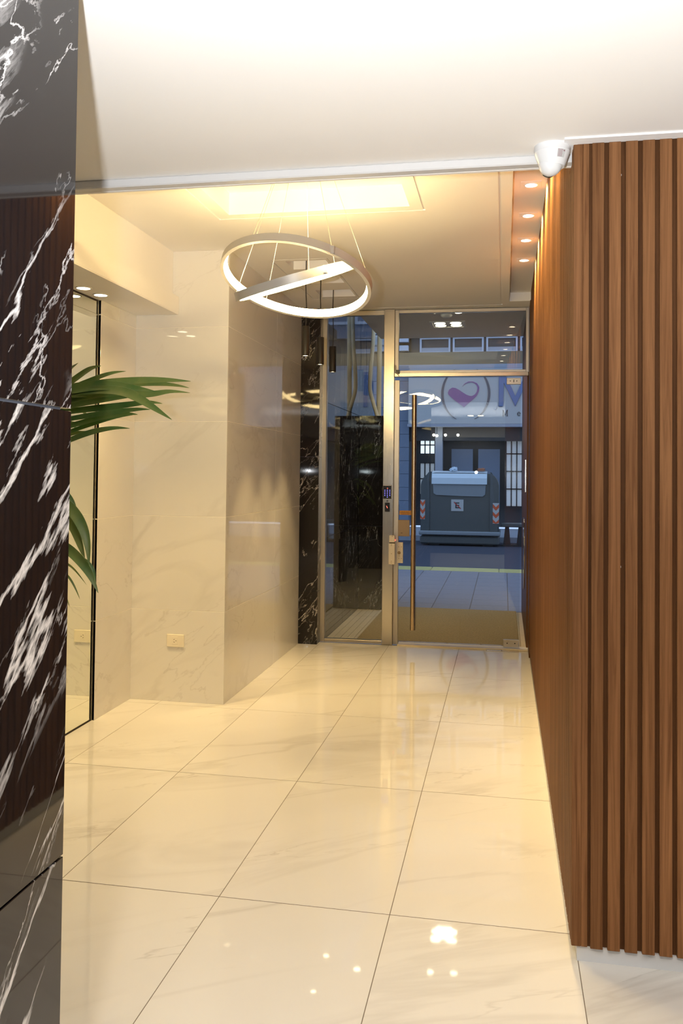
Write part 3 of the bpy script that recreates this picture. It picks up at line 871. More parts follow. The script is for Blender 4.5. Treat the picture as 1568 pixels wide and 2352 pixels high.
# ---- wall socket on the pale column
so = thing('wall_socket', 'ivory three-pin wall socket low on the pale column', 'socket', (-1.7065, 2.37, 0.352))
O = (-1.7065, 2.37, 0.352)
B(O).box(-1.765, -1.648, 2.360, 2.370, 0.352, 0.432, 0.002).done('cover_plate', MT['ivory'], so)
md = B(O).box(-1.7275, -1.690, 2.3585, 2.3605, 0.367, 0.418, 0.001).done('outlet_insert', MT['ivory'], so)
b = B(O)
def slot(cx_, cz, ang):
    L, w = 0.0042, 0.0014; c, s = math.cos(ang), math.sin(ang)
    b.prism([(cx_+c*i-s*j, cz+s*i+c*j) for i, j in ((-L, -w), (L, -w), (L, w), (-L, w))], 'y', 2.3578, 2.3586)
slot(-1.7135, 0.4005, math.radians(35)); slot(-1.7135, 0.3835, math.radians(-35)); slot(-1.7005, 0.392, 0)
b.done('slot', MT['slot'], md)

# ---- full-height mirror
mr = thing('wall_mirror', 'full-height frameless mirror on the left wall behind the palm', 'mirror', (-2.03, 0.3, 0.012))
O = (-2.03, 0.3, 0.012)
B(O).box(-2.0345, -2.0300, -1.28, 1.855, 0.012, 2.496).done('mirror_glass', MT['mirror'], mr)
b = B(O); b.box(-2.0358, -2.0296, 1.856, 1.860, 0.0, 2.507); b.box(-2.0358, -2.0290, -1.28, 1.860, 0.0, 0.011); b.box(-2.0358, -2.0290, -1.28, 1.860, 2.497, 2.507)
b.done('dark_edge', MT['darkgap'], mr)
B(O).box(-2.0345, -2.0265, 1.8605, 1.8655, 0.0, 2.505).done('polished_edge', MT['frame'], mr)

# ---- fittings of the glazed front
def dthing(name, label, cat, lx, z, group=None):
    return thing(name, label, cat, dpos(lx, z), DRZ, group)
kp = dthing('access_keypad', 'black touch keypad with blue lit keys on the steel post', 'keypad', -0.624, 1.266)
D = lambda: DB(-0.624, 1.266)
D().box(-0.6625, -0.5855, -0.066, -0.0552, 1.264, 1.383, 0.002).done('bezel', MT['frame'], kp)
pl = D().box(-0.6605, -0.590, -0.068, -0.0655, 1.266, 1.378, 0.001).done('touch_panel', MT['blackplastic'], kp)
b = D()
for r_ in range(5):
    for c_ in range(3):
        if r_ == 4 and c_ != 1: continue
        xx, zz = -0.6465+c_*0.0215, 1.339-r_*0.0150
        b.box(xx-0.0026, xx+0.0026, -0.0686, -0.068, zz-0.0030, zz+0.0030)
b.done('lit_key', MT['ledblue'], pl)
D().box(-0.627, -0.621, -0.0686, -0.068, 1.353, 1.358).done('pilot_light', MT['ledred'], pl)
eb = dthing('exit_button', 'tiny round button on the steel post between keypad and reader', 'button', -0.6255, 1.240)
D = lambda: DB(-0.6255, 1.240)
D().lathe([(0, 0), (0.0075, 0), (0.0075, 0.004), (0.005, 0.005), (0.005, 0.003), (0, 0.003)], (-0.6255, -0.0552, 1.246), 16, (0, -1, 0)).done('ring', MT['blackplastic'], eb, True)
D().lathe([(0, 0.0031), (0.0046, 0.0031), (0.004, 0.006), (0, 0.0065)], (-0.6255, -0.0552, 1.246), 14, (0, -1, 0)).done('push_cap', MT['chrome'], eb, True)
cr = dthing('card_reader', 'small dark card reader with a red light below the keypad', 'reader', -0.6245, 1.152)
D = lambda: DB(-0.6245, 1.152)
D().box(-0.6465, -0.6025, -0.072, -0.0552, 1.152, 1.231, 0.004, 2).done('housing', MT['blackplastic'], cr)
b = D(); b.prism([(-0.633, 1.204), (-0.629, 1.204), (-0.620, 1.184), (-0.624, 1.184)], 'y', -0.0732, -0.072); b.done('pilot_light', MT['ledred'], cr)
ml = dthing('magnetic_lock', 'ivory magnetic lock body on the steel post beside the door', 'lock', -0.580, 0.700)
D = lambda: DB(-0.580, 0.700)
D().box(-0.607, -0.5535, -0.090, -0.0552, 0.701, 0.882, 0.002).done('magnet_body', MT['lockwhite'], ml)
D().box(-0.603, -0.5545, -0.088, -0.0552, 0.890, 0.950, 0.002).done('end_housing', MT['lockwhite'], ml)
D().box(-0.600, -0.556, -0.084, -0.0552, 0.8825, 0.8895).done('dark_gap', MT['darkgap'], ml)
D().box(-0.5540, -0.5495, -0.080, -0.072, 0.904, 0.916).done('pilot_light', MT['ledred'], ml)
b = D()
for xx, zz in ((-0.582, 0.873), (-0.583, 0.862), (-0.582, 0.793), (-0.583, 0.728), (-0.583, 0.714)):
    b.lathe([(0, 0), (0.003, 0), (0.003, 0.001), (0, 0.001)], (xx, -0.090, zz), 8, (0, -1, 0))
b.lathe([(0, 0), (0.003, 0), (0.003, 0.001), (0, 0.001)], (-0.576, -0.088, 0.942), 8, (0, -1, 0))
b.done('screw_hole', MT['slot'], ml)
cb = dthing('loose_cable', 'loose pale cable end at the corner of post and header', 'cable', -0.56, 2.33)
D = lambda: DB(-0.56, 2.33)
D().tube([(-0.563, -0.062, 2.425), (-0.566, -0.066, 2.400), (-0.560, -0.070, 2.375), (-0.548, -0.072, 2.352), (-0.532, -0.066, 2.332)], 0.0042, 8).done('wire', MT['wire'], cb, True)
D().box(-0.563, -0.528, -0.060, -0.0555, 2.352, 2.385, 0.003).done('cable_entry', MT['blackplastic'], cb)
fv = dthing('floor_pivot', 'dark steel pivot plate let into the floor under the door corner', 'hinge', 0.36, 0.0)
D = lambda: DB(0.36, 0.0)
D().box(0.228, 0.498, -0.118, -0.068, 0.0, 0.006, 0.001).done('cover_plate', MT['steelh'], fv)
b = D(); b.box(0.352, 0.356, -0.119, -0.067, 0.0055, 0.0068); b.done('plate_joint', MT['slot'], fv)

# ---- porch things
mt = B().box(-0.915, 0.505, 4.66, 6.60, -0.004, 0.012, 0.004).done('door_mat', MT['coir'])
tag(mt, 'wide brown coir mat filling the porch floor beyond the glass', 'mat')
for xx, dx, lb in ((-1.085, 0.0, 'bent cream conduit pipe above the porch pier, left of two'), (-1.03, 0.0, 'straight cream conduit pipe above the porch pier, right of two')):
    r_ = 0.027 if dx == 0 and xx > -1.05 else 0.022
    if xx < -1.05:
        pts = [(xx+0.06, 6.62, 2.101), (xx+0.015, 6.62, 2.25), (xx-0.035, 6.62, 2.42), (xx-0.030, 6.62, 2.62), (xx, 6.62, 2.95), (xx+0.01, 6.62, 3.38)]
    else:
        pts = [(xx, 6.72, 2.101), (xx, 6.72, 2.45), (xx+0.003, 6.72, 2.8), (xx+0.006, 6.72, 3.38)]
    sm = []
    for a_, b_ in zip(pts, pts[1:]):
        for k_ in range(4): sm.append(Vector(a_).lerp(Vector(b_), k_/4))
    sm.append(Vector(pts[-1]))
    for _ in range(2): sm = [sm[0]] + [(sm[i-1]+2*sm[i]+sm[i+1])/4 for i in range(1, len(sm)-1)] + [sm[-1]]
    tag(B().tube(sm, r_, 14).done('conduit_pipe', MT['conduit'], None, True), lb, 'pipe')
ip = thing('intercom_panel', 'slim steel intercom panel on the wooden porch side', 'intercom', (0.5618, 4.93, 1.33))
O = (0.5618, 4.93, 1.33)
B(O).box(0.552, 0.5618, 4.87, 4.99, 1.33, 1.62, 0.002).done('face_plate', MT['steel'], ip)
b = B(O)
for k_ in range(8): b.box(0.5505, 0.552, 4.885, 4.975, 1.36+k_*0.022, 1.368+k_*0.022)
b.done('button', MT['chrome'], ip)
kk = thing('push_plate', 'long polished push plate low on the wooden porch side', 'plate', (0.5618, 5.45, 0.40))
b = B((0.5618, 5.45, 0.40)); b.prism([(5.45+0.16*math.cos(2*math.pi*i/24)*(1 if abs(math.cos(2*math.pi*i/24)) > 0 else 1), 0.74+0.34*math.sin(2*math.pi*i/24)) for i in range(24)], 'x', 0.553, 0.5618, 0.002)
b.done('polished_plate', MT['chrome'], kk)

# ================================================================== the palm
pm = thing('potted_palm', 'green potted palm reaching out from behind the black pillar', 'plant', (-1.70, 0.32, 0.0))
O = (-1.70, 0.32, 0.0)
PC = (-1.70, 0.32, 0)
B(O).lathe([(0, 0), (0.115, 0), (0.125, 0.01), (0.165, 0.34), (0.172, 0.36), (0.160, 0.36), (0.152, 0.33), (0, 0.33)], PC, 32).done('pot', MT['pot'], pm, True)
B(O).lathe([(0, 0.3305), (0.151, 0.3305), (0.12, 0.338), (0, 0.342)], PC, 24).done('soil', MT['soil'], pm, True)
def leaf(w, pts):
    b = B(O); pts = [Vector(p) for p in pts]; n = len(pts)
    L_, C_, R_ = [], [], []
    for k, p in enumerate(pts):
        d = (pts[min(k+1, n-1)]-pts[max(k-1, 0)]).normalized()
        toc = Vector((0.35, -0.75, 0.45)).normalized()
        s_ = d.cross(toc).normalized(); nrm = s_.cross(d)
        t = k/(n-1)
        ww = w*max(0.05, min(1.0, (0.45+1.6*t if t < 0.4 else 1.0))*(1-max(0, (t-0.55)/0.45)**1.7))
        L_.append(b.v(p+s_*ww+nrm*ww*0.28)); C_.append(b.v(p)); R_.append(b.v(p-s_*ww+nrm*ww*0.28))
    for k in range(n-1):
        b.bm.faces.new((L_[k], C_[k], C_[k+1], L_[k+1])); b.bm.faces.new((C_[k], R_[k], R_[k+1], C_[k+1]))
    o = b.done('leaflet', MT['leaf'], pm, True)
    md_ = o.modifiers.new('thickness', 'SOLIDIFY'); md_.thickness = 0.0012; md_.offset = 0
    su = o.modifiers.new('smooth', 'SUBSURF'); su.levels = 1; su.render_levels = 2
LEAVES = [
(0.0115, [(-1.455,0.300,1.786), (-1.427,0.287,1.814), (-1.399,0.273,1.840), (-1.372,0.260,1.860), (-1.344,0.247,1.878), (-1.314,0.233,1.894), (-1.284,0.220,1.909)]),
(0.0136, [(-1.466,0.300,1.765), (-1.430,0.292,1.786), (-1.371,0.283,1.823), (-1.298,0.275,1.869), (-1.262,0.267,1.887), (-1.232,0.258,1.895), (-1.201,0.250,1.900)]),
(0.0115, [(-1.483,0.320,1.762), (-1.438,0.325,1.788), (-1.377,0.330,1.816), (-1.305,0.335,1.845), (-1.240,0.340,1.870), (-1.189,0.345,1.885), (-1.141,0.350,1.889)]),
(0.0178, [(-1.478,0.300,1.797), (-1.440,0.317,1.812), (-1.320,0.333,1.829), (-1.189,0.350,1.843), (-1.070,0.367,1.852), (-0.963,0.383,1.854), (-0.880,0.400,1.850)]),
(0.0136, [(-1.501,0.340,1.790), (-1.463,0.358,1.808), (-1.342,0.377,1.815), (-1.211,0.395,1.832), (-1.082,0.413,1.846), (-0.962,0.432,1.840), (-0.907,0.450,1.828)]),
(0.0157, [(-1.466,0.280,1.769), (-1.428,0.292,1.783), (-1.274,0.303,1.792), (-1.109,0.315,1.787), (-1.005,0.327,1.789), (-0.953,0.338,1.807), (-0.863,0.350,1.798)]),
(0.0241, [(-1.467,0.280,1.784), (-1.410,0.270,1.791), (-1.312,0.260,1.808), (-1.220,0.250,1.819), (-1.135,0.240,1.816), (-1.040,0.230,1.803), (-0.952,0.220,1.791)]),
(0.021, [(-1.405,0.270,1.778), (-1.288,0.250,1.798), (-1.169,0.230,1.800), (-1.085,0.210,1.791), (-1.017,0.190,1.764), (-0.937,0.170,1.719), (-0.859,0.150,1.676)]),
(0.0136, [(-1.478,0.300,1.760), (-1.443,0.300,1.767), (-1.360,0.300,1.774), (-1.237,0.300,1.780), (-1.159,0.300,1.781), (-1.079,0.300,1.783), (-0.991,0.300,1.786)]),
(0.0136, [(-1.477,0.300,1.744), (-1.439,0.297,1.752), (-1.362,0.293,1.763), (-1.248,0.290,1.776), (-1.155,0.287,1.786), (-1.081,0.283,1.786), (-1.025,0.280,1.776)]),
(0.0136, [(-1.477,0.300,1.718), (-1.435,0.292,1.727), (-1.359,0.283,1.740), (-1.251,0.275,1.757), (-1.164,0.267,1.769), (-1.092,0.258,1.776), (-1.034,0.250,1.779)]),
(0.0147, [(-1.476,0.300,1.703), (-1.428,0.300,1.712), (-1.307,0.300,1.727), (-1.183,0.300,1.738), (-1.084,0.300,1.749), (-1.011,0.300,1.759), (-0.961,0.300,1.751)]),
(0.0126, [(-1.476,0.300,1.671), (-1.424,0.295,1.679), (-1.299,0.290,1.699), (-1.185,0.285,1.714), (-1.104,0.280,1.722), (-1.044,0.275,1.728), (-0.999,0.270,1.726)]),
(0.0126, [(-1.475,0.300,1.635), (-1.425,0.300,1.645), (-1.322,0.300,1.671), (-1.235,0.300,1.693), (-1.166,0.300,1.707), (-1.099,0.300,1.712), (-1.065,0.300,1.708)]),
(0.0094, [(-1.491,0.330,1.605), (-1.442,0.335,1.620), (-1.362,0.340,1.647), (-1.287,0.345,1.672), (-1.220,0.350,1.693), (-1.157,0.355,1.707), (-1.114,0.360,1.711)]),
(0.0126, [(-1.462,0.280,1.561), (-1.408,0.275,1.578), (-1.323,0.270,1.611), (-1.253,0.265,1.634), (-1.195,0.260,1.646), (-1.130,0.255,1.654), (-1.074,0.250,1.650)]),
(0.0105, [(-1.474,0.360,1.585), (-1.457,0.367,1.595), (-1.438,0.373,1.610), (-1.417,0.380,1.628), (-1.391,0.387,1.637), (-1.360,0.393,1.642), (-1.324,0.400,1.646)]),
(0.0052, [(-1.487,0.450,1.784), (-1.463,0.467,1.772), (-1.440,0.483,1.759), (-1.418,0.500,1.742), (-1.397,0.517,1.723), (-1.378,0.533,1.703), (-1.360,0.550,1.683)]),
(0.0052, [(-1.492,0.450,1.745), (-1.480,0.467,1.725), (-1.468,0.483,1.704), (-1.458,0.500,1.685), (-1.450,0.517,1.667), (-1.443,0.533,1.651), (-1.437,0.550,1.636)]),
(0.0042, [(-1.513,0.500,1.722), (-1.506,0.508,1.714), (-1.498,0.517,1.706), (-1.489,0.525,1.697), (-1.477,0.533,1.691), (-1.458,0.542,1.692), (-1.438,0.550,1.697)]),
(0.0126, [(-1.476,0.350,1.395), (-1.453,0.350,1.402), (-1.428,0.350,1.400), (-1.401,0.350,1.388), (-1.377,0.350,1.364), (-1.358,0.350,1.333), (-1.345,0.350,1.300)]),
(0.021, [(-1.418,0.250,1.377), (-1.385,0.242,1.375), (-1.338,0.233,1.353), (-1.289,0.225,1.312), (-1.249,0.217,1.257), (-1.223,0.208,1.191), (-1.214,0.200,1.108)]),
(0.0147, [(-1.423,0.280,1.335), (-1.396,0.275,1.329), (-1.359,0.270,1.302), (-1.316,0.265,1.253), (-1.291,0.260,1.204), (-1.272,0.255,1.162), (-1.257,0.250,1.129)]),
(0.0189, [(-1.415,0.250,1.209), (-1.384,0.242,1.203), (-1.336,0.233,1.182), (-1.284,0.225,1.147), (-1.238,0.217,1.107), (-1.204,0.208,1.062), (-1.172,0.200,1.006)]),
(0.0073, [(-1.309,0.270,1.149), (-1.282,0.270,1.135), (-1.258,0.270,1.120), (-1.242,0.270,1.103), (-1.230,0.270,1.085), (-1.225,0.270,1.065), (-1.221,0.270,1.045)]),
(0.0136, [(-1.446,0.350,1.353), (-1.436,0.350,1.344), (-1.428,0.350,1.332), (-1.425,0.350,1.310), (-1.425,0.350,1.285), (-1.427,0.350,1.260), (-1.431,0.350,1.235)]),
(0.0063, [(-1.434,0.360,1.342), (-1.430,0.363,1.324), (-1.426,0.367,1.305), (-1.422,0.370,1.287), (-1.420,0.373,1.268), (-1.420,0.377,1.249), (-1.421,0.380,1.231)]),
(0.0136, [(-1.448,0.330,1.181), (-1.436,0.330,1.162), (-1.425,0.330,1.140), (-1.419,0.330,1.110), (-1.417,0.330,1.078), (-1.418,0.330,1.047), (-1.420,0.330,1.016)]),
(0.0042, [(-1.459,0.350,1.132), (-1.445,0.350,1.127), (-1.427,0.350,1.120), (-1.396,0.350,1.106), (-1.361,0.350,1.085), (-1.329,0.350,1.052), (-1.298,0.350,1.015)]),
(0.0042, [(-1.458,0.350,1.096), (-1.438,0.350,1.091), (-1.410,0.350,1.075), (-1.377,0.350,1.046), (-1.356,0.350,1.015), (-1.340,0.350,0.985), (-1.327,0.350,0.956)]),
(0.0042, [(-1.457,0.350,1.033), (-1.442,0.350,1.027), (-1.428,0.350,1.017), (-1.410,0.350,0.997), (-1.393,0.350,0.972), (-1.381,0.350,0.947), (-1.371,0.350,0.922)]),
]

for w, pts in LEAVES: leaf(w*1.15, pts)
for pts in (((-1.70, 0.32, 0.33), (-1.71, 0.32, 0.8), (-1.68, 0.32, 1.25), (-1.58, 0.31, 1.58), (-1.42, 0.30, 1.76), (-1.20, 0.30, 1.835)),
            ((-1.69, 0.33, 0.33), (-1.69, 0.33, 0.75), (-1.64, 0.33, 1.1), (-1.55, 0.33, 1.36), (-1.45, 0.33, 1.40)),
            ((-1.71, 0.30, 0.33), (-1.69, 0.29, 0.65), (-1.62, 0.28, 1.0), (-1.53, 0.28, 1.20), (-1.44, 0.27, 1.19)),
            ((-1.72, 0.33, 0.33), (-1.76, 0.36, 0.9), (-1.82, 0.40, 1.4), (-1.90, 0.45, 1.7))):
    B(O).tube(pts, 0.009, 8, 0.35).done('frond_stalk', MT['stem'], pm, True)

# ================================================================== across the street
YF = 21.0
bd = thing('shop_building', 'dim grey shop building across the street, seen through the glass front', 'building', (0, YF+0.4, 0))
O = (0, YF+0.4, 0)
BX = lambda *a: B(O).box(*a)
BX(-14, 14, YF+0.9, YF+1.2, 0, 17).done('rear_wall', MT['facadedark'], bd)
BX(-2.95, 14, YF+0.15, YF+0.9, 4.53, 4.90).done('tan_band', MT['facadetan'], bd)
BX(-14, -2.25, YF+0.35, YF+0.9, 4.53, 4.92).done('tan_band', MT['facadetan'], bd)
BX(-2.6, 14, YF-0.02, YF+0.9, 4.38, 4.53).done('ledge', MT['facadegrey'], bd)
BX(-14, 14, YF+0.3, YF+0.9, 5.36, 17.0).done('upper_wall', MT['facade'], bd)
BX(-2.25, 14, YF+0.45, YF+0.9, 4.9, 5.36).done('window_recess', MT['facadedark'], bd)
for k_ in range(4):
    x0 = -2.0+k_*0.93
    w_ = BX(x0, x0+0.86, YF+0.36, YF+0.44, 4.90, 4.95).done('window', MT['windowwhite'], bd)
    b = B(O); b.box(x0, x0+0.05, YF+0.36, YF+0.44, 4.951, 5.30); b.box(x0+0.81, x0+0.86, YF+0.36, YF+0.44, 4.951, 5.30); b.box(x0, x0+0.86, YF+0.36, YF+0.44, 5.301, 5.35); b.done('frame', MT['windowwhite'], w_)
    B(O).box(x0+0.05, x0+0.81, YF+0.39, YF+0.41, 4.95, 5.06).done('blind', MT['farpaving'], w_)
# rows of windows with half-drawn white shutters on the floors above
for z0 in (5.75, 8.05, 10.6):
    for k_ in range(5):
        x0 = -3.4+k_*1.25
        w_ = BX(x0, x0+1.1, YF+0.22, YF+0.299, z0, z0+0.08).done('window', MT['windowwhite'], bd)
        b = B(O); b.box(x0, x0+0.07, YF+0.22, YF+0.299, z0+0.081, z0+0.85); b.box(x0+1.03, x0+1.1, YF+0.22, YF+0.299, z0+0.081, z0+0.85); b.box(x0, x0+1.1, YF+0.22, YF+0.299, z0+0.851, z0+0.92); b.done('frame', MT['windowwhite'], w_)
        B(O).box(x0+0.07, x0+1.03, YF+0.25, YF+0.295, z0+0.30, z0+0.85).done('shutter', MT['signwhite'], w_)
# tiled pier left of the shop
for j in range(12):
    for i in range(5):
        slab('facade_tile', -3.55+i*0.44, -3.55+i*0.44+0.432, YF-0.08, YF-0.05, j*0.37+0.0, j*0.37+0.362, MT['facade'], bd, 0.004) if i < 3 else None
BX(-14, -2.27, YF-0.05, YF+0.9, 0, 4.50).done('tiled_wall', MT['facade'], bd)
for z0, z1 in ((4.95, 5.10), (5.2, 5.34), (5.44, 5.56)):
    BX(-6.5, -2.3, YF+0.1, YF+0.3, z0, z1).done('shutter_band', MT['windowwhite'], bd)
BX(-2.27, 14, YF+0.2, YF+0.9, 2.42, 2.86).done('dark_lintel', MT['facadedark'], bd)
BX(-1.52, -1.32, YF+0.05, YF+0.35, 0, 2.80).done('column', MT['facadegrey'], bd)
def gridwin(x0, x1, z0, z1, nx_, nz, m):
    w_ = BX(x0, x1, YF+0.50, YF+0.53, z0, z1).done('window', MT[m], bd)
    b = B(O)
    for i in range(nx_+1): b.box(x0+(x1-x0)*i/nx_-0.015, x0+(x1-x0)*i/nx_+0.015, YF+0.46, YF+0.50, z0, z1)
    for j in range(nz+1): b.box(x0, x1, YF+0.46, YF+0.50, z0+(z1-z0)*j/nz-0.015, z0+(z1-z0)*j/nz+0.015)
    b.done('glazing_bar', MT['signblack'], w_)
gridwin(-1.98, -1.56, 2.05, 2.56, 3, 2, 'shoplight')
gridwin(-1.98, -1.56, 0.9, 1.80, 3, 2, 'shopdim')
gridwin(0.42, 1.6, 0.6, 2.56, 8, 4, 'shopdim')
for x0 in (-1.1, -0.35):
    BX(x0, x0+0.6, YF+0.6, YF+0.65, 0.5, 2.2).done('shop_panel', MT['facade'], bd)
for x_, lb in ((-1.54, 'added glowing globe for a lamp mirrored in the door glass, first from the left'), (-1.455, 'added glowing globe for a lamp mirrored in the door glass, second from the left'), (-1.22, 'added glowing globe for a lamp mirrored in the door glass, third from the left'), (-0.88, 'added glowing globe for a lamp mirrored in the door glass, last to the right')):  # added globes stand in for interior lamps mirrored in the door glass
    z_ = 2.56 if x_ != -1.455 else 2.54
    t = thing('glint_globe', lb, 'lamp', (x_, YF-0.2, z_), 0, 'added globes for mirrored lamps')
    b = B((0, 0, 0)); bmesh.ops.create_uvsphere(b.bm, u_segments=16, v_segments=10, radius=0.036); b.done('glint_ball', MT['glint_ball'], t, True)
    B((0, 0, 0)).cyl((0, 0, 0.03), (0, 0, 2.778-z_), 0.008, 8).done('hanger', MT['signblack'], t)
ac = thing('wall_unit', 'bright white boxed unit on the far facade, above the porch pipes', 'unit', (-3.15, YF+0.2, 5.08))
B((-3.15, YF+0.2, 5.08)).box(-3.55, -2.85, YF-0.15, YF+0.099, 5.08, 5.36, 0.02).done('casing', MT['signwhite'], ac)
b = B((-3.15, YF+0.2, 5.08))
for k_ in range(6): b.box(-3.5, -2.9, YF-0.16, YF-0.151, 5.11+k_*0.035, 5.12+k_*0.035)
b.done('louvre', MT['facadegrey'], ac)

# ---- shop sign: ring with a curled heart, a large M, small letters
sg = thing('shop_sign', 'pale shop sign with a purple curled heart in a ring and a large blue M', 'sign', (0.6, YF-0.25, 2.86))
O = (0.6, YF-0.25, 2.86)
B(O).box(-2.24, 4.2, YF-0.3, YF-0.09, 2.86, 4.36, 0.01).done('sign_board', MT['signwhite'], sg)
B(O).box(-2.26, 4.2, YF-0.34, YF-0.09, 2.78, 2.858, 0.005).done('lower_rail', MT['facadegrey'], sg)
K = 0.00214; CX, CZ = -0.674, 3.69
def crescent(sgn):
    out = [(CX+sgn*0.665*math.cos(a), CZ+0.755*math.sin(a)) for a in [math.radians(-68+136*i/28) for i in range(29)]]
    inn = [(CX+sgn*0.600*math.cos(a), CZ+0.755*math.sin(a)) for a in [math.radians(66-132*i/28) for i in range(29)]]
    return out+inn
def top_clip(poly): return [(x_, min(z_, 4.35)) for x_, z_ in poly]
for s_ in (-1, 1):
    B(O).prism(top_clip(crescent(s_)), 'y', YF-0.318, YF-0.3005).done('ring_arc', MT['ringgrey'], sg)
HP = [(505,355),(520,320),(560,292),(600,298),(650,325),(700,360),(740,385),(780,400),(810,402),(845,385),(870,350),(880,300),(868,262),(840,238),(800,226),(750,234),(712,256),(690,280),(715,244),(765,216),(822,217),(872,240),(901,287),(897,342),(870,400),(820,450),(770,495),(710,545),(650,500),(590,455),(540,410),(510,380)]
B(O).prism([(CX+(x_-730)*K, CZ-(z_-370)*K) for x_, z_ in HP], 'y', YF-0.316, YF-0.3005).done('heart', MT['purple'], sg)
def Mpoly(x0, z0, w, h, s):
    return [(x0, z0), (x0+s, z0), (x0+s, z0+h-s*2.3), (x0+w/2, z0), (x0+w-s, z0+h-s*2.3), (x0+w-s, z0), (x0+w, z0), (x0+w, z0+h), (x0+w-s*1.05, z0+h), (x0+w/2, z0+s*2.0), (x0+s*1.05, z0+h), (x0, z0+h)]
B(O).prism(Mpoly(0.214, 3.33, 0.88, 0.98, 0.125), 'y', YF-0.335, YF-0.3005, 0.01).done('large_letter', MT['letterblue'], sg)
b = B(O); b.prism(Mpoly(0.325, 3.075, 0.125, 0.160, 0.016), 'y', YF-0.312, YF-0.3005)
for xx in (0.315, 0.425): b.box(xx, xx+0.035, YF-0.312, YF-0.3005, 3.068, 3.078)
for xx in (0.312, 0.428): b.box(xx, xx+0.033, YF-0.312, YF-0.3005, 3.229, 3.238)
b.done('small_letter', MT['signblack'], sg)
E_ = []
for i in range(25): a = math.radians(0+320*i/24); E_.append((0.753+0.045*math.cos(a), 3.128+0.054*math.sin(a)))
inn = [(0.753+0.030*math.cos(math.radians(320-318*i/24)), 3.128+0.040*math.sin(math.radians(320-318*i/24))) for i in range(25)]
b = B(O); b.prism(E_+inn, 'y', YF-0.312, YF-0.3005); b.box(0.722, 0.795, YF-0.312, YF-0.3005, 3.124, 3.134); b.done('small_letter', MT['signblack'], sg)
b = B(O)
hk = [(0.168, YF-0.305, 3.36), (0.166, YF-0.305, 3.29), (0.145, YF-0.305, 3.25), (0.110, YF-0.305, 3.245), (0.078, YF-0.305, 3.27)]
b.tube(hk, 0.016, 8).done('hook_stroke', MT['facadegrey'], sg, True)

# ---- rubbish container at the far kerb
YC = 16.6
rc = thing('rubbish_container', 'large grey street rubbish container with pale lid and no-parking sign', 'container', (-0.62, YC+0.55, -0.13))
O = (-0.62, YC+0.55, -0.13)
def hump(x0, x1, z0, z1, r, n=10):
    pts = [(x0, z0)]
    pts += [(x0+r-r*math.cos(math.pi/2*i/n), z1-r+r*math.sin(math.pi/2*i/n)) for i in range(n+1)]
    pts += [(x1-r+r*math.sin(math.pi/2*i/n), z1-r+r*math.cos(math.pi/2*i/n)) for i in range(n+1)]
    pts.append((x1, z0)); return pts
B(O).prism(hump(-1.465, 0.235, 0.12, 1.52, 0.32), 'y', YC+0.03, YC+1.15, 0.03).done('body', MT['binbody'], rc, True)
for x0, x1, sgn in ((-1.49, -1.29, 1), (0.06, 0.26, -1)):
    hp = hump(-1.488, 0.258, 0.14, 1.54, 0.34)
    keep = [(min(x, x1) if sgn > 0 else max(x, x0), z) for x, z in hp]
    uniq = [keep[0]]
    for p in keep[1:]:
        if (abs(p[0]-uniq[-1][0])+abs(p[1]-uniq[-1][1])) > 1e-4: uniq.append(p)
    # drop collinear run on the cut side
    half = [p for p in uniq if (p[0] < x1-1e-4 if sgn > 0 else p[0] > x0+1e-4)]
    cut = x1 if sgn > 0 else x0
    ztop = 1.54
    poly = ([*half, (cut, ztop), (cut, 0.14)] if sgn > 0 else [(cut, 0.14), (cut, ztop), *half])
    B(O).prism(poly, 'y', YC-0.02, YC+1.2, 0.02).done('side_rib', MT['binbody'], rc, True)
b = B(O); b.prism([(YC-0.05, 1.262), (YC-0.045, 1.40), (YC+0.05, 1.53), (YC+0.30, 1.560), (YC+0.30, 1.535), (YC+0.07, 1.505), (YC-0.02, 1.38), (YC-0.025, 1.262)], 'x', -1.24, -0.005); b.done('lid', MT['binlid'], rc)
b = B(O); b.prism([(-1.215, 1.262), (-0.03, 1.262), (-0.045, 1.03), (-0.10, 0.985), (-0.6, 0.995), (-1.14, 1.01), (-1.20, 1.05)], 'y', YC-0.01, YC+0.029, 0.006); b.done('lid_flap', MT['binlid2'], rc)
B(O).box(-1.52, 0.295, YC-0.10, YC+1.2, 0.115, 0.205, 0.02).done('ledge', MT['binlid2'], rc)
B(O).box(-1.50, 0.275, YC-0.04, YC+1.15, -0.09, 0.09, 0.03).done('skirt', MT['binbody'], rc)
for x0 in (-1.3, -0.1):
    B(O).box(x0, x0+0.22, YC+0.1, YC+1.0, -0.13, -0.091).done('foot', MT['signblack'], rc)
for x0, x1, z0, z1 in ((-1.492, -1.385, 0.46, 0.90), (0.125, 0.262, 0.39, 0.85)):
    wpn = B(O).box(x0, x1, YC-0.032, YC-0.0205, z0, z1).done('warning_panel', MT['signwhite'], rc, False, 'red and white striped warning panel')
    w_ = x1-x0; zz = z0-0.05
    while zz < z1:
        poly = [(x0, zz+0.07), (x0+w_/2, zz), (x1, zz+0.07), (x1, zz+0.15), (x0+w_/2, zz+0.08), (x0, zz+0.15)]
        poly = [(px_, max(z0, min(z1, pz_))) for px_, pz_ in poly]
        if len({round(p[1], 4) for p in poly}) > 2: B(O).prism(poly, 'y', YC-0.0345, YC-0.0325).done('stripe', MT['orange'], wpn)
        zz += 0.17
ns = B(O).box(-0.80, -0.525, YC+0.010, YC+0.0285, 0.655, 0.915).done('no_parking_sign', MT['signwhite'], rc, False, 'white square sign with a struck-out letter E')
b = B(O); c_ = (-0.6625, YC+0.008, 0.785)
b.band(c_, (0, -1, 0), 0.100, 0.120, 0, 0.004, 40); b.done('red_ring', MT['signred'], ns)
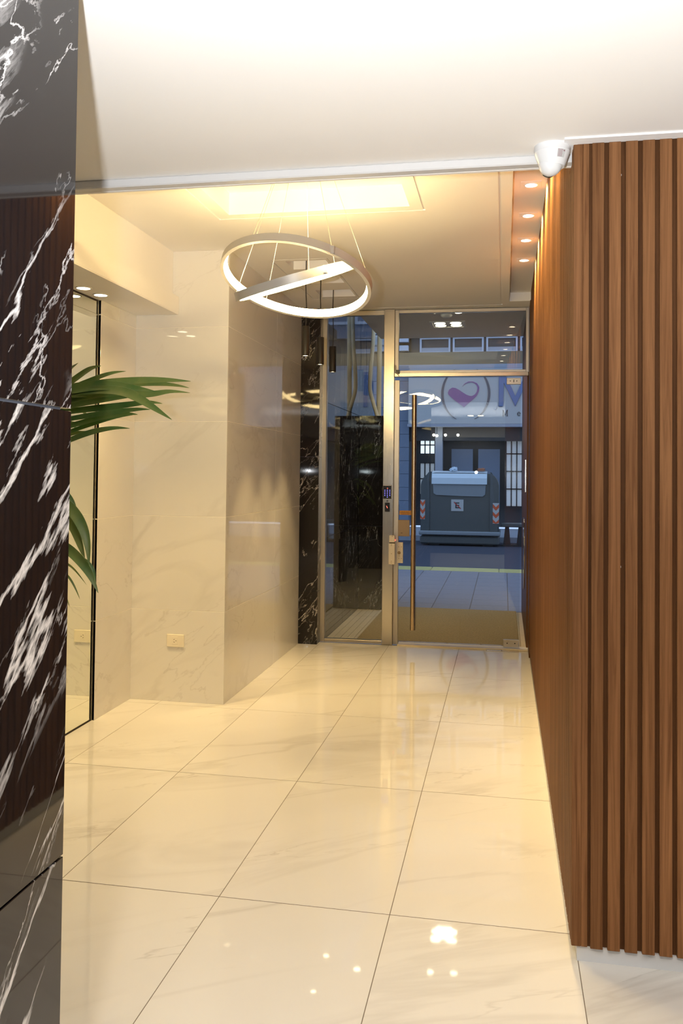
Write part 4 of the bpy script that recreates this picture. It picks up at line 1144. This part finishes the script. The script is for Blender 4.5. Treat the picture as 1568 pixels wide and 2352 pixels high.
b = B(O); b.box(-0.706, -0.680, YC+0.005, YC+0.0095, 0.72, 0.85)
for z_ in (0.72, 0.774, 0.828): b.box(-0.679, -0.618, YC+0.005, YC+0.0095, z_, z_+0.022)
b.done('letter', MT['signblack'], ns)
b = B(O); s2 = math.sqrt(.5)
b.prism([(-0.6625+s2*(a_+e_), 0.785+s2*(-a_+e_)) for a_, e_ in ((-0.105, -0.010), (0.105, -0.010), (0.105, 0.010), (-0.105, 0.010))], 'y', YC+0.0028, YC+0.0045)
b.done('red_bar', MT['signred'], ns)
# litter lying on the lid
def lump(name, c, r, sq, mat, label, cat, seed):
    rnd = random.Random(seed); b = B()
    bmesh.ops.create_icosphere(b.bm, subdivisions=3, radius=r)
    for v in b.bm.verts:
        d = v.co.normalized()
        k = 1+0.28*math.sin(7*d.x+seed)*math.cos(9*d.z+2*seed)+rnd.uniform(-0.10, 0.10)
        v.co = Vector((v.co.x*k*sq, v.co.y*k, max(v.co.z*k*(1.0), -r*0.35))) + Vector(c)
    return tag(b.done(name, MT[mat], None, True), label, cat)
lump('plastic_bag', (-0.66-0.10, YC+0.16, 1.585), 0.07, 1.25, 'bag', 'crumpled pale plastic bag lying on top of the container', 'bag', 3)
lump('plastic_bag', (-0.14, YC+0.18, 1.578), 0.055, 1.7, 'rag', 'crumpled rust coloured bag lying on top of the container', 'bag', 5)
# stand right of the container
sb = thing('street_bench', 'dark street bench with tapered legs right of the container', 'bench', (0.9, 17.0, -0.13))
O = (0.9, 17.0, -0.13)
B(O).box(0.31, 1.9, 16.8, 17.25, 0.31, 0.385, 0.01).done('seat_slab', MT['binbody'], sb)
for x0 in (0.36, 0.66, 1.3):
    b = B(O); b.prism([(x0, -0.09), (x0+0.16, -0.09), (x0+0.125, 0.31), (x0+0.04, 0.31)], 'y', 16.85, 17.2); b.done('leg', MT['signblack'], sb)
B(O).box(0.34, 1.86, 16.82, 17.22, -0.13, -0.091).done('base', MT['signblack'], sb)

# marks too small to pick apart one by one
for o in bpy.data.objects:
    if o.name.split('.')[0] in ('screw', 'screw_hole', 'print', 'lit_key', 'louvre', 'button', 'glazing_bar', 'slot'):
        o['kind'] = 'stuff'
